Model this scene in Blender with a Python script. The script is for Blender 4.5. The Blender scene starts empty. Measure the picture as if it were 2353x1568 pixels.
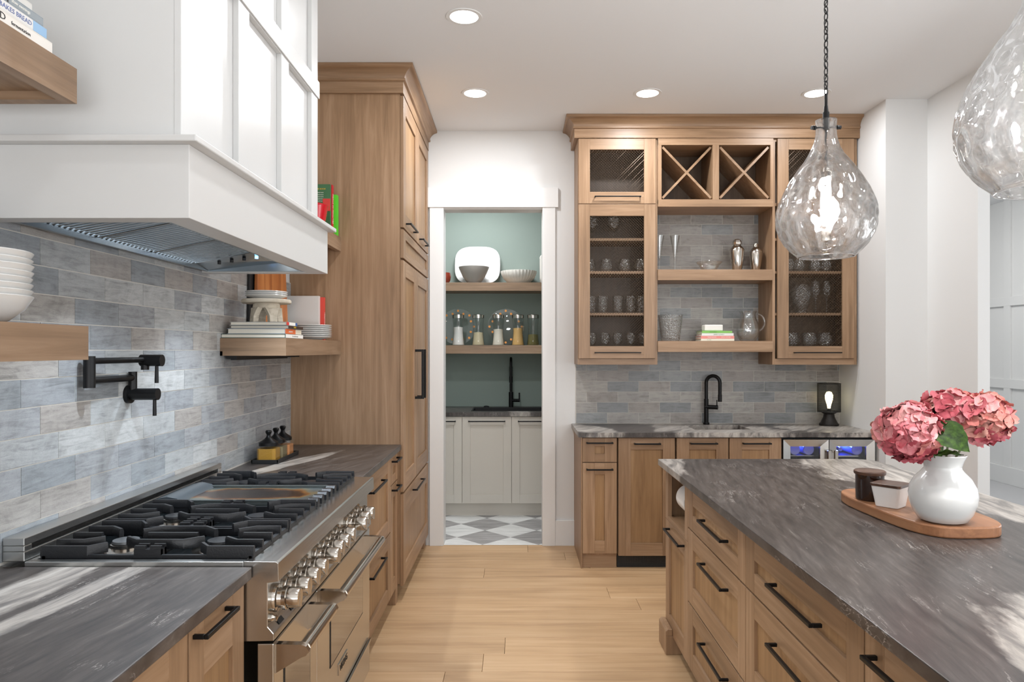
import bpy, bmesh, math, random
from mathutils import Vector, Matrix, noise
random.seed(7)
PI = math.pi
scn = bpy.context.scene
COL = scn.collection
F = 1620.0; H = 1.467                      # focal length in px, eye height in m
def L(r, g, b):                            # sRGB bytes -> linear
    return tuple(((c/255+0.055)/1.055)**2.4 if c > 10 else c/255/12.92 for c in (r, g, b)) + (1.0,)
# ---------------------------------------------------------------- camera
cam = bpy.data.cameras.new('camera'); co = bpy.data.objects.new('camera', cam); COL.objects.link(co)
cam.sensor_width = 36; cam.lens = 36*F/2353
cam.shift_x = -8.5/2353; cam.shift_y = 21.0/2353
cam.clip_start = 0.02; cam.clip_end = 100
co.location = (0, 0, H); co.rotation_euler = (PI/2, 0, 0); scn.camera = co
# ---------------------------------------------------------------- world, exposure
scn.view_settings.view_transform = 'Standard'; scn.view_settings.look = 'None'
scn.view_settings.exposure = 0.0; scn.view_settings.gamma = 1.0; scn.view_settings.use_curve_mapping = False
w = bpy.data.worlds.new('world'); scn.world = w; w.use_nodes = True
w.node_tree.nodes['Background'].inputs[0].default_value = (0.86, 0.93, 1.0, 1)
w.node_tree.nodes['Background'].inputs[1].default_value = 0.6
try:
    scn.cycles.use_denoising = True; scn.cycles.max_bounces = 12; scn.cycles.transparent_max_bounces = 24
    scn.cycles.sample_clamp_indirect = 4.0; scn.cycles.transmission_bounces = 10
except Exception: pass
def area(name, loc, rot, sx, sy, power, col=(1, 1, 1), spread=PI):
    l = bpy.data.lights.new(name, 'AREA'); l.shape = 'RECTANGLE'; l.size = sx; l.size_y = sy
    l.energy = power; l.color = col; l.spread = spread
    o = bpy.data.objects.new(name, l); COL.objects.link(o); o.location = loc; o.rotation_euler = rot
    return o
def spot(name, loc, power, col, ang=2.4, blend=1.0, r=0.05, rot=(0, 0, 0)):
    l = bpy.data.lights.new(name, 'SPOT'); l.energy = power; l.color = col; l.spot_size = ang; l.spot_blend = blend
    l.shadow_soft_size = r
    o = bpy.data.objects.new(name, l); COL.objects.link(o); o.location = loc; o.rotation_euler = rot
    return o
WARM = (1.0, 0.87, 0.74); NEUT = (0.955, 0.975, 1.0); COOL = (0.80, 0.90, 1.0)
area('rear_fill_light', (0.9, -2.9, 1.5), (PI/2+0.75, 0, 0), 4.4, 2.4, 165, (0.94, 0.97, 1.0))  # unseen daylight fill before the closed rear wall, tilted up to lift the ceiling
area('hall_fill_light', (3.9, 6.4, 3.0), (0, -0.35, 0), 1.4, 3.0, 60, (1.0, 0.99, 0.97))  # added fill under the hall ceiling, aimed down to brighten the hall wall
area('side_fill_light', (2.55, 0.6, 1.5), (PI/2+0.45, 0, PI/2), 2.6, 2.0, 44, (0.93, 0.965, 1.0))  # unseen fill before the closed right wall, added for faces turned to the aisle
area('opening_fill_light', (5.3, 3.2, 1.35), (PI/2+0.6, 0, PI/2), 2.2, 1.8, 60, (0.92, 0.96, 1.0))  # added fill in the hall, tilted up to brighten the far kitchen ceiling
area('pantry_light', (-0.35, 6.1, 3.0), (0, 0, 0), 0.5, 0.3, 25, NEUT)
DL = [(-0.26, 4.52), (0.845, 4.52), (1.926, 4.52), (-0.255, 3.483), (-0.26, 2.3), (-0.26, 1.0), (2.15, 2.6), (2.15, 1.0), (0.8, -0.6)]
for i, (x, y) in enumerate(DL):
    o = area('downlight_glow', (x, y, 3.109), (0, 0, 0), 0.13, 0.13, ((9 if x > 1.5 else 15) if y > 4 else (12 if x > 1 else (9 if y > 3 else 3.5))), NEUT); o.data.shape = 'DISK'
spot('hood_light', (-1.0, 2.72, 1.835), 46, COOL, 2.3, 0.8, 0.02, (0, -0.25, 0))
spot('hood_light', (-1.0, 2.05, 1.865), 46, COOL, 2.3, 0.8, 0.02, (0, -0.25, 0))

# ================================================================ geometry helper
class G:
    def __init__(s): s.v = []; s.f = []; s.m = []
    def add(s, vs, fs, mi=0):
        n = len(s.v); s.v += [tuple(p) for p in vs]; s.f += [tuple(i+n for i in f) for f in fs]; s.m += [mi]*len(fs)
    def box(s, x0, x1, y0, y1, z0, z1, mi=0):
        if x0 > x1: x0, x1 = x1, x0
        if y0 > y1: y0, y1 = y1, y0
        if z0 > z1: z0, z1 = z1, z0
        s.add([(x0,y0,z0),(x1,y0,z0),(x1,y1,z0),(x0,y1,z0),(x0,y0,z1),(x1,y0,z1),(x1,y1,z1),(x0,y1,z1)],
              [(0,3,2,1),(4,5,6,7),(0,1,5,4),(1,2,6,5),(2,3,7,6),(3,0,4,7)], mi)
        return s
    def cyl(s, a, b, r, r2=None, n=16, mi=0):
        a = Vector(a); b = Vector(b); r2 = r if r2 is None else r2
        d = (b-a).normalized(); u = d.orthogonal().normalized(); w = d.cross(u)
        vs = []
        for p, rr in ((a, r), (b, r2)):
            for k in range(n):
                t = 2*PI*k/n; vs.append(p + (u*math.cos(t)+w*math.sin(t))*rr)
        fs = [(k, (k+1) % n, n+(k+1) % n, n+k) for k in range(n)] + [tuple(range(n))[::-1], tuple(range(n, 2*n))]
        s.add(vs, fs, mi); return s
    def lathe(s, prof, c=(0, 0, 0), n=32, mi=0, M=None, fr=None):
        vs = []; fs = []; rows = []
        for (r, z) in prof:
            if r < 1e-6:
                rows.append([len(vs)]); vs.append(Vector((0, 0, z)))
            else:
                row = []
                for k in range(n):
                    t = 2*PI*k/n; rr = r*(fr(t, z) if fr else 1)
                    row.append(len(vs)); vs.append(Vector((rr*math.cos(t), rr*math.sin(t), z)))
                rows.append(row)
        for a, b in zip(rows, rows[1:]):
            for k in range(n):
                k2 = (k+1) % n
                if len(a) == 1 and len(b) == 1: continue
                if len(a) == 1: fs.append((a[0], b[k2], b[k]))
                elif len(b) == 1: fs.append((a[k], a[k2], b[0]))
                else: fs.append((a[k], a[k2], b[k2], b[k]))
        if M is not None: vs = [M @ v for v in vs]
        c = Vector(c); s.add([v+c for v in vs], fs, mi); return s
    def tube(s, path, r, n=8, mi=0, closed=False, rf=None):
        P = [Vector(p) for p in path]; m = len(P); up = None; vs = []; 
        for i in range(m):
            if closed: d = (P[(i+1) % m]-P[i-1]).normalized()
            else: d = (P[min(i+1, m-1)]-P[max(i-1, 0)]).normalized()
            if up is None: up = d.orthogonal().normalized()
            up = (up-d*up.dot(d)).normalized(); w = d.cross(up)
            rr = rf(i/(m-1))*r if rf else r
            for k in range(n):
                t = 2*PI*k/n; vs.append(P[i]+(up*math.cos(t)+w*math.sin(t))*rr)
        fs = []
        for i in range(m if closed else m-1):
            j = (i+1) % m
            for k in range(n): fs.append((i*n+k, i*n+(k+1) % n, j*n+(k+1) % n, j*n+k))
        if not closed: fs += [tuple(range(n))[::-1], tuple(range((m-1)*n, m*n))]
        s.add(vs, fs, mi); return s
    def prism(s, poly, axis, a, b, mi=0):   # poly in the two other axes (order kept xyz)
        def mk(p, t):
            if axis == 'x': return (t, p[0], p[1])
            if axis == 'y': return (p[0], t, p[1])
            return (p[0], p[1], t)
        n = len(poly); vs = [mk(p, a) for p in poly]+[mk(p, b) for p in poly]
        s.add(vs, [(k, (k+1) % n, n+(k+1) % n, n+k) for k in range(n)]+[tuple(range(n))[::-1], tuple(range(n, 2*n))], mi); return s
    def rib(s, path, w, z0, z1, mi=0, top=0.6): # bar lying flat along an XY path
        P = [Vector((p[0], p[1])) for p in path]; m = len(P); vs = []
        for i in range(m):
            d = (P[min(i+1, m-1)]-P[max(i-1, 0)]).normalized(); nn = Vector((-d.y, d.x))*w/2
            zc = z1-(z1-z0)*0.3
            for q, z, kk in ((nn, z0, 1), (nn, zc, 1), (nn, z1, top), (-nn, z1, top), (-nn, zc, 1), (-nn, z0, 1)):
                vs.append((P[i].x+q.x*kk, P[i].y+q.y*kk, z))
        fs = []
        for i in range(m-1):
            for k in range(6): fs.append((i*6+k, i*6+(k+1) % 6, (i+1)*6+(k+1) % 6, (i+1)*6+k))
        fs += [tuple(range(6))[::-1], tuple(range((m-1)*6, m*6))]
        s.add(vs, fs, mi); return s
    def xf(s, M, n0=0):
        for i in range(n0, len(s.v)): s.v[i] = tuple(M @ Vector(s.v[i]))
        return s
    def mesh(s, name, mats, smooth=False, fix=True, org=(0, 0, 0)):
        me = bpy.data.meshes.new(name); o = org
        me.from_pydata([(p[0]-o[0], p[1]-o[1], p[2]-o[2]) for p in s.v], [], s.f)
        for m in mats: me.materials.append(m)
        if len(mats) > 1: me.polygons.foreach_set('material_index', s.m)
        if fix:
            bm = bmesh.new(); bm.from_mesh(me); bmesh.ops.recalc_face_normals(bm, faces=bm.faces); bm.to_mesh(me); bm.free()
        if smooth:
            me.polygons.foreach_set('use_smooth', [True]*len(me.polygons)); me.set_sharp_from_angle(angle=math.radians(38))
        me.update(); return me
    def build(s, name, mats, parent=None, smooth=False, bevel=0, fix=True):
        if not isinstance(mats, (list, tuple)): mats = [mats]
        xs = [p[0] for p in s.v]; ys = [p[1] for p in s.v]; zs = [p[2] for p in s.v]
        org = Vector(((min(xs)+max(xs))/2, (min(ys)+max(ys))/2, min(zs)))
        me = s.mesh(name, mats, smooth, fix, org)
        o = bpy.data.objects.new(name, me); COL.objects.link(o)
        wl = Vector(org); o['_w'] = list(wl)
        if parent is not None:
            o.parent = parent; wl = wl-Vector(parent['_w'])
        o.location = wl
        if bevel:
            b = o.modifiers.new('bevel', 'BEVEL'); b.width = bevel; b.segments = 2; b.limit_method = 'ANGLE'; b.angle_limit = 0.6
        return o
def tag(o, label, cat, group=None, kind=None):
    o['label'] = label; o['category'] = cat
    if group: o['group'] = group
    if kind: o['kind'] = kind
    return o
def thing(name, label, cat, loc, group=None):
    o = bpy.data.objects.new(name, None); COL.objects.link(o); o.empty_display_size = 0.05
    o.location = loc; o['_w'] = list(loc); return tag(o, label, cat, group)
def struct(o): o['kind'] = 'structure'; return o
def copy_tree(src, loc, label, rotz=0, group=None, scale=None):
    def cp(o, par):
        c = o.copy(); COL.objects.link(c)
        if par is not None: c.parent = par
        for ch in [k for k in COL.objects if k.parent == o and k != c]: cp(ch, c)
        return c
    r = cp(src, None); r.location = loc; r.rotation_euler = (0, 0, rotz); r['_w'] = list(loc); r['label'] = label
    if group: r['group'] = group
    if scale: r.scale = scale
    return r
def ordn(i, n):
    if n == 1: return 'only'
    if i == 0: return 'leftmost'
    if i == n-1: return 'rightmost'
    return ['', 'second from the left', 'third from the left', 'fourth from the left', 'fifth from the left', 'sixth from the left'][i]
FONT = None
def text(name, s, size, loc, rot, mat, parent, ext=0.0004, ax='CENTER', sx=1.0):
    cu = bpy.data.curves.new('t', 'FONT'); cu.body = s; cu.size = size; cu.extrude = ext; cu.align_x = ax; cu.align_y = 'CENTER'; cu.resolution_u = 2
    t = bpy.data.objects.new('t', cu); COL.objects.link(t)
    bpy.context.view_layer.update()
    me = bpy.data.meshes.new_from_object(t.evaluated_get(bpy.context.evaluated_depsgraph_get()))
    bpy.data.objects.remove(t); me.materials.clear(); me.materials.append(mat); me.name = name
    o = bpy.data.objects.new(name, me); COL.objects.link(o); o.scale = (sx, 1, 1); o.rotation_euler = rot
    o.parent = parent; o.location = Vector(loc)-Vector(parent['_w']); return o
# ================================================================ materials
def nm(name):
    m = bpy.data.materials.new(name); m.use_nodes = True; nt = m.node_tree; b = nt.nodes['Principled BSDF']; return m, nt, b
def pbr(name, col, rough=0.5, metal=0, spec=0.5, emit=None, es=0, coat=0, bump=0, bs=40):
    m, nt, b = nm(name); b.inputs['Base Color'].default_value = col; b.inputs['Roughness'].default_value = rough
    b.inputs['Metallic'].default_value = metal; b.inputs['Specular IOR Level'].default_value = spec
    if emit: b.inputs['Emission Color'].default_value = emit; b.inputs['Emission Strength'].default_value = es
    if coat: b.inputs['Coat Weight'].default_value = coat; b.inputs['Coat Roughness'].default_value = 0.05
    if bump:
        n = nt.nodes.new('ShaderNodeTexNoise'); n.inputs['Scale'].default_value = bs; n.inputs['Detail'].default_value = 3
        tc = nt.nodes.new('ShaderNodeTexCoord'); nt.links.new(tc.outputs['Object'], n.inputs['Vector'])
        bp = nt.nodes.new('ShaderNodeBump'); bp.inputs['Strength'].default_value = bump; bp.inputs['Distance'].default_value = 0.002
        nt.links.new(n.outputs['Fac'], bp.inputs['Height']); nt.links.new(bp.outputs['Normal'], b.inputs['Normal'])
    return m
class N:
    def __init__(s, nt): s.nt = nt
    def n(s, t, **k):
        x = s.nt.nodes.new(t)
        for a, v in k.items(): setattr(x, a, v)
        return x
    def l(s, a, b): s.nt.links.new(a, b)
    def coord(s, world=False, rnd=13.0, seed=None):
        if world: g = s.n('ShaderNodeNewGeometry'); return g.outputs['Position']
        tc = s.n('ShaderNodeTexCoord'); oi = s.n('ShaderNodeObjectInfo')
        m = s.n('ShaderNodeVectorMath', operation='MULTIPLY_ADD')
        cx = s.n('ShaderNodeCombineXYZ')
        for i, k in enumerate((1.0, 1.7, 2.3)):
            mm = s.n('ShaderNodeMath', operation='MULTIPLY'); mm.inputs[1].default_value = k*rnd; s.l(oi.outputs['Random'], mm.inputs[0]); s.l(mm.outputs[0], cx.inputs[i])
        s.l(tc.outputs['Object'], m.inputs[0]); m.inputs[1].default_value = (1, 1, 1); s.l(cx.outputs[0], m.inputs[2]); s.rand = oi.outputs['Random']
        return m.outputs[0]
    def mp(s, v, scale=(1, 1, 1), rot=(0, 0, 0), loc=(0, 0, 0)):
        m = s.n('ShaderNodeMapping'); m.inputs['Scale'].default_value = scale; m.inputs['Rotation'].default_value = rot; m.inputs['Location'].default_value = loc
        s.l(v, m.inputs['Vector']); return m.outputs[0]
    def rz(s, v, a):
        r = s.n('ShaderNodeVectorRotate', rotation_type='Z_AXIS'); r.inputs['Angle'].default_value = a; s.l(v, r.inputs['Vector']); return r.outputs[0]
    def noise(s, v, sc, det=4, rough=0.55, dist=0):
        n = s.n('ShaderNodeTexNoise'); n.inputs['Scale'].default_value = sc; n.inputs['Detail'].default_value = det
        n.inputs['Roughness'].default_value = rough; n.inputs['Distortion'].default_value = dist; s.l(v, n.inputs['Vector']); return n.outputs['Fac']
    def ramp(s, f, pts, interp='LINEAR'):
        r = s.n('ShaderNodeValToRGB'); e = r.color_ramp.elements; r.color_ramp.interpolation = interp
        while len(e) < len(pts): e.new(0.5)
        for el, (p, c) in zip(e, pts): el.position = p; el.color = c if len(c) == 4 else tuple(c)+(1,)
        s.l(f, r.inputs[0]); return r.outputs[0]
    def mix(s, f, a, b, mode='MIX'):
        m = s.n('ShaderNodeMix', data_type='RGBA', blend_type=mode); 
        for inp, v in ((m.inputs[0], f), (m.inputs[6], a), (m.inputs[7], b)):
            if isinstance(v, (int, float)): inp.default_value = v
            elif isinstance(v, tuple): inp.default_value = v
            else: s.l(v, inp)
        return m.outputs[2]
    def math(s, op, a, b=0.0, clamp=False):
        m = s.n('ShaderNodeMath', operation=op); m.use_clamp = clamp
        for inp, v in ((m.inputs[0], a), (m.inputs[1], b)):
            if isinstance(v, (int, float)): inp.default_value = v
            else: s.l(v, inp)
        return m.outputs[0]
    def bump(s, h, b, st=0.3, d=0.001):
        p = s.n('ShaderNodeBump'); p.inputs['Strength'].default_value = st; p.inputs['Distance'].default_value = d
        s.l(h, p.inputs['Height']); s.l(p.outputs[0], b.inputs['Normal'])
def bw(v): return (v, v, v, 1)
def wood(name, dark, mid, light, axis, rough=0.42, knots=True, streak=1.0, tint=0.10):
    m, nt, b = nm(name); q = N(nt); c = q.coord(); sc = [22.0]*3; sc['xyz'.index(axis)] = 1.1
    v = q.mp(c, tuple(sc)); a = q.noise(v, 1.6*streak, 6, 0.62, 0.6)
    sc2 = [3.0]*3; sc2['xyz'.index(axis)] = 0.7; bl = q.noise(q.mp(c, tuple(sc2)), 1.3, 3, 0.5, 0.8)
    f = q.math('ADD', q.math('MULTIPLY', a, 0.6), q.math('MULTIPLY', bl, 0.4))
    col = q.ramp(f, [(0.32, dark), (0.5, mid), (0.66, light)])
    rn = q.math('MULTIPLY_ADD', q.rand, tint*2); nt.nodes[-1].inputs[2].default_value = 1-tint
    hs = q.n('ShaderNodeHueSaturation'); q.l(rn, hs.inputs['Value']); q.l(col, hs.inputs['Color']); col = hs.outputs[0]
    if knots:
        vo = q.n('ShaderNodeTexVoronoi'); vo.inputs['Scale'].default_value = 2.6; s3 = [1.0]*3; s3['xyz'.index(axis)] = 0.55
        q.l(q.mp(c, tuple(s3)), vo.inputs['Vector']); k = q.ramp(vo.outputs['Distance'], [(0.0, bw(0.75)), (0.035, bw(0))])
        col = q.mix(k, col, tuple(x*0.35 for x in dark[:3])+(1,))
    q.l(col, b.inputs['Base Color']); b.inputs['Roughness'].default_value = rough
    q.bump(a, b, 0.12, 0.0008); return m
WD, WM, WL = L(122, 94, 68), L(149, 118, 89), L(170, 139, 110)
WOOD = {a: wood('wood_'+a, WD, WM, WL, a, knots=(a == 'z')) for a in 'xyz'}
WOODP = wood('wood_panel', L(124, 93, 62), L(150, 116, 80), L(167, 134, 98), 'z', knots=False)
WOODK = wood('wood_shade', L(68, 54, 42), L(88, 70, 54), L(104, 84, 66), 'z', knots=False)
WOODS = wood('wood_shelf', L(112, 90, 70), L(138, 112, 88), L(158, 132, 108), 'y', knots=False)
WOODSX = wood('wood_shelf_x', L(112, 90, 70), L(138, 112, 88), L(158, 132, 108), 'x', knots=False)
PLANK = wood('oak_plank', L(160, 128, 94), L(186, 152, 114), L(199, 167, 130), 'x', 0.42, knots=True, streak=0.8, tint=0.06)
ACACIA = wood('acacia', L(84, 52, 34), L(146, 100, 68), L(182, 138, 102), 'y', 0.4, knots=True, streak=0.35)
TEAK = wood('teak', L(130, 70, 28), L(176, 104, 50), L(204, 136, 76), 'z', 0.45, knots=False, streak=0.5)
WASHED = wood('washed_wood', L(170, 158, 140), L(204, 194, 176), L(222, 214, 200), 'x', 0.7, knots=False)
WALNUT = wood('walnut', L(48, 30, 20), L(74, 48, 34), L(96, 66, 48), 'x', 0.4, knots=False)
def tilemat(name, pal):
    m, nt, b = nm(name); q = N(nt); c = q.coord(rnd=91.0)
    # streaks follow the long side: local x or y, so squeeze z
    v = q.mp(c, (3, 3, 26)); a = q.noise(v, 2.2, 7, 0.68, 1.2); bl = q.noise(c, 9, 4, 0.6, 1.5)
    base = q.ramp(q.rand, [(k, L(*c_)) for k, c_ in pal], 'CONSTANT')
    f = q.math('ADD', q.math('MULTIPLY', a, 0.65), q.math('MULTIPLY', bl, 0.35))
    sh = q.ramp(f, [(0.30, bw(0.46)), (0.42, bw(0.80)), (0.50, bw(1.02)), (0.60, bw(1.16)), (0.8, bw(1.30))])
    col = q.mix(1.0, base, sh, 'MULTIPLY')
    cr = q.noise(q.mp(c, (6, 6, 14)), 7, 5, 0.7, 2.5); ck = q.ramp(cr, [(0.485, bw(0)), (0.5, bw(0.6)), (0.512, bw(0))])
    col = q.mix(ck, col, L(84, 86, 88))
    q.l(col, b.inputs['Base Color']); b.inputs['Roughness'].default_value = 0.36; q.bump(a, b, 0.12, 0.0008); return m
TILE = tilemat('tile_stone', [(0.0, (138, 143, 147)), (0.18, (160, 163, 164)), (0.34, (154, 150, 146)), (0.5, (148, 151, 154)), (0.66, (172, 174, 174)), (0.82, (158, 155, 151)), (0.93, (142, 146, 150))])
TILEB = tilemat('tile_stone_bar', [(0.0, (128, 130, 131)), (0.18, (152, 148, 143)), (0.4, (144, 138, 133)), (0.55, (138, 140, 140)), (0.7, (158, 154, 148)), (0.85, (148, 142, 136))])
def marble(name, c0, c1, rot):
    m, nt, b = nm(name); q = N(nt); c = q.coord(rnd=31.0); v = q.mp(c, (3, 22, 3), (0, 0, rot)); a = q.noise(v, 1.1, 6, 0.65, 0.9)
    q.l(q.ramp(a, [(0.35, c0), (0.62, c1)]), b.inputs['Base Color']); b.inputs['Roughness'].default_value = 0.35; return m
MARB_W = marble('marble_white', L(206, 206, 204), L(236, 236, 234), 0.5); MARB_G = marble('marble_grey', L(128, 126, 126), L(178, 176, 176), 0.7)
def stone(name, patches, ang, vein=0.85):
    """dark leathered granite with thin white veins; patches = pale bands of the slab (x, y, rx, ry, angle)"""
    m, nt, b = nm(name); q = N(nt); p = q.coord(world=True)
    wn = q.n('ShaderNodeTexNoise'); wn.inputs['Scale'].default_value = 2.2; wn.inputs['Detail'].default_value = 3; q.l(p, wn.inputs['Vector'])
    wv = q.n('ShaderNodeVectorMath', operation='MULTIPLY_ADD'); q.l(wn.outputs['Color'], wv.inputs[0]); wv.inputs[1].default_value = (0.05, 0.05, 0.05); q.l(p, wv.inputs[2])
    pw = q.rz(wv.outputs[0], ang); p0 = p; p = q.rz(p, ang)
    st = q.mp(pw, (34, 3.4, 10)); a = q.noise(st, 1.5, 8, 0.68, 0.25)
    dark = q.ramp(a, [(0.32, L(44, 40, 39)), (0.48, L(66, 60, 57)), (0.60, L(80, 74, 71)), (0.76, L(116, 110, 104))])
    v1 = q.noise(q.mp(pw, (17, 2.2, 8)), 1.5, 6, 0.62, 0.35)
    ve = q.ramp(v1, [(0.492, bw(0)), (0.4995, bw(0.9)), (0.507, bw(0))])
    gate = q.ramp(q.noise(pw, 5.5, 2), [(0.52, bw(0)), (0.64, bw(vein))])
    col = q.mix(q.math('MULTIPLY', ve, gate), dark, L(196, 190, 184))
    v2 = q.noise(q.mp(p, (60, 8, 12)), 2.4, 5, 0.74, 0.2); g2 = q.ramp(v2, [(0.68, bw(0)), (0.76, bw(vein))])
    col = q.mix(g2, col, L(180, 174, 168))
    pn = q.noise(q.mp(pw, (20, 2.6, 8)), 1.1, 7, 0.66, 0.9)
    pale = q.ramp(pn, [(0.30, L(92, 88, 88)), (0.42, L(128, 123, 118)), (0.53, L(164, 157, 150)), (0.72, L(192, 187, 180))])
    mask = None
    big = q.math('MULTIPLY', q.math('SUBTRACT', q.noise(q.mp(p, (9, 3, 3)), 1.0, 6, 0.62), 0.5), 1.5)
    for (x, y, rx, ry, an) in patches:
        d = q.mp(p0, (1, 1, 0)); sub = q.n('ShaderNodeVectorMath', operation='SUBTRACT'); q.l(d, sub.inputs[0]); sub.inputs[1].default_value = (x, y, 0)
        vr = q.n('ShaderNodeVectorRotate', rotation_type='Z_AXIS'); vr.inputs['Angle'].default_value = -an; q.l(sub.outputs[0], vr.inputs['Vector'])
        sc = q.n('ShaderNodeVectorMath', operation='MULTIPLY'); q.l(vr.outputs[0], sc.inputs[0]); sc.inputs[1].default_value = (1/rx, 1/ry, 0)
        ln = q.n('ShaderNodeVectorMath', operation='LENGTH'); q.l(sc.outputs[0], ln.inputs[0])
        e = q.math('ADD', q.math('SUBTRACT', 1.0, ln.outputs['Value']), big)
        e = q.math('MULTIPLY', e, 5.0, True)
        mask = e if mask is None else q.math('MAXIMUM', mask, e)
    if mask is not None: col = q.mix(mask, col, pale)
    q.l(col, b.inputs['Base Color']); b.inputs['Roughness'].default_value = 0.33; q.bump(a, b, 0.15, 0.0008); return m
ST_ISL = stone('stone_island', [(0.75, 3.62, 0.11, 0.72, -0.18), (1.64, 3.25, 0.27, 0.6, 0.0), (1.02, 1.18, 0.15, 0.46, -0.3), (1.78, 2.2, 0.19, 0.7, 0.1)], 0.15)
ST_NEAR = stone('stone_near', [(-1.125, 1.66, 0.075, 0.55, -0.10), (-0.985, 1.60, 0.034, 0.50, -0.16)], 0.15, 0.75)
ST_FAR = stone('stone_far', [(-1.09, 3.46, 0.06, 0.42, -0.31)], 0.33)
ST_BAR = stone('stone_bar', [(0.50, 4.95, 0.16, 0.4, 0.5), (1.40, 4.95, 0.40, 0.6, 0.6), (2.22, 5.0, 0.36, 0.4, 0.9)], 0.6)
ST_PAN = stone('stone_pantry', [(0.05, 6.2, 0.1, 0.3, 0.2)], -0.5)
WALL = pbr('wall_paint', L(220, 220, 219), 0.75, spec=0.2)
CEIL = pbr('ceiling_paint', L(230, 231, 232), 0.85, spec=0.2)
TRIM = pbr('trim_paint', L(226, 226, 225), 0.45)
HOODP = pbr('hood_paint', L(208, 208, 207), 0.34, bump=0.05, bs=60)
CREAM = pbr('cream_cabinet', L(214, 208, 198), 0.45)
SAGE = pbr('sage_paint', L(140, 152, 145), 0.8, spec=0.2)
GROUT = pbr('grout', L(206, 202, 194), 0.9)
BLACK = pbr('black_metal', L(24, 24, 25), 0.38, 0.6)
BLACKM = pbr('black_matte', L(20, 20, 21), 0.55)
IRON = pbr('cast_iron', L(30, 31, 34), 0.36, 0.2, bump=0.25, bs=220)
DARK = pbr('dark_void', L(12, 11, 10), 0.8)
def steelm(name, col, rough, axis):
    m, nt, b = nm(name); q = N(nt); b.inputs['Base Color'].default_value = col; b.inputs['Metallic'].default_value = 1
    c = q.coord(); sc = [400.0]*3; sc['xyz'.index(axis)] = 3.0; a = q.noise(q.mp(c, tuple(sc)), 1.0, 2)
    r = q.math('MULTIPLY_ADD', a, 0.12); nt.nodes[-1].inputs[2].default_value = rough-0.06; q.l(r, b.inputs['Roughness']); q.bump(a, b, 0.05, 0.0003); return m
STEEL = steelm('brushed_steel', L(196, 194, 190), 0.24, 'y'); STEELX = steelm('steel_top', L(190, 190, 188), 0.30, 'x')
CHROME = pbr('polished_steel', L(196, 190, 182), 0.17, 1.0); HAMM = pbr('shaker_steel', L(205, 200, 194), 0.16, 1.0, bump=0.3, bs=30)
GAPB = pbr('baffle_steel', L(196, 206, 214), 0.22, 1.0)
CER = pbr('white_ceramic', L(214, 214, 212), 0.18, coat=0.3); CERM = pbr('matte_ceramic', L(226, 222, 214), 0.5)
GREYC = pbr('grey_ceramic', L(168, 162, 156), 0.5, bump=0.3, bs=30)
RED = pbr('red_glaze', L(196, 14, 34), 0.2, coat=0.4)
PAPER = pbr('paper', L(226, 220, 206), 0.8)
def cl(name, *c, r=0.45): return pbr(name, L(*c), r)
def glassm(name, tint=(1, 1, 1, 1), refr=0.0, rough=0.0, edge=0.05, cut=0):
    m, nt, b = nm(name); nt.nodes.remove(b); q = N(nt); out = nt.nodes['Material Output']
    tr = q.n('ShaderNodeBsdfTransparent'); tr.inputs[0].default_value = tint
    gl = q.n('ShaderNodeBsdfGlossy'); gl.inputs['Roughness'].default_value = 0.03
    if cut:
        tc = q.n('ShaderNodeTexCoord'); vo = q.n('ShaderNodeTexVoronoi'); vo.inputs['Scale'].default_value = cut; q.l(tc.outputs['Object'], vo.inputs['Vector'])
        bp = q.n('ShaderNodeBump'); bp.inputs['Strength'].default_value = 1.0; bp.inputs['Distance'].default_value = 0.006; q.l(vo.outputs['Distance'], bp.inputs['Height']); q.l(bp.outputs[0], gl.inputs['Normal'])
    fr = q.n('ShaderNodeLayerWeight'); fr.inputs[0].default_value = 0.5
    ff = q.math('MULTIPLY_ADD', q.math('POWER', fr.outputs['Facing'], 2.6), 0.85); nt.nodes[-1].inputs[2].default_value = edge
    mx = q.n('ShaderNodeMixShader'); q.l(ff, mx.inputs[0]); q.l(tr.outputs[0], mx.inputs[1]); q.l(gl.outputs[0], mx.inputs[2]); o = mx.outputs[0]
    if refr > 0:
        g = q.n('ShaderNodeBsdfGlass'); g.inputs['IOR'].default_value = 1.45; g.inputs['Roughness'].default_value = rough; g.inputs['Color'].default_value = tint
        m2 = q.n('ShaderNodeMixShader'); m2.inputs[0].default_value = refr; q.l(o, m2.inputs[1]); q.l(g.outputs[0], m2.inputs[2]); o = m2.outputs[0]
    q.l(o, out.inputs['Surface']); return m
GLASS = glassm('cut_glass', (0.99, 1, 1, 1), 0.0, edge=0.14, cut=90); GLASSP = glassm('clear_glass', (0.99, 1, 1, 1), 0.0, edge=0.12); GLASSF = glassm('thin_glass', (0.95, 0.96, 0.96, 1), 0.0, edge=0.05)
PGLASS = glassm('pendant_glass', (1, 1, 1, 1), 0.5, edge=0.04)
DGLASS = pbr('oven_glass', L(60, 54, 46), 0.06, 0.0, 0.9, coat=1.0)
AMBER = pbr('amber_glass', L(38, 20, 12), 0.1, coat=0.6)
LAMP = pbr('lamp_lens', (1, 1, 1, 1), 0.5, emit=(1, 0.97, 0.93, 1), es=9)
BULB = pbr('bulb_glow', (1, 1, 1, 1), 0.5, emit=(1, 0.96, 0.88, 1), es=60)
WIRE = pbr('bronze_wire', L(70, 58, 46), 0.35, 0.7)

# ================================================================ the setting
YW = 5.30; XL = -1.322; CZ = 3.116
g = G().box(-6, -1.0+0.0, -3.2, 9, -0.12, -0.02).box(-1.0, 6.2, -3.2, 9, -0.12, -0.02)
floor = struct(G().box(-1.45, 6.2, -3.2, 9.2, -0.12, -0.016).build('floor', DARK))
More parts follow.
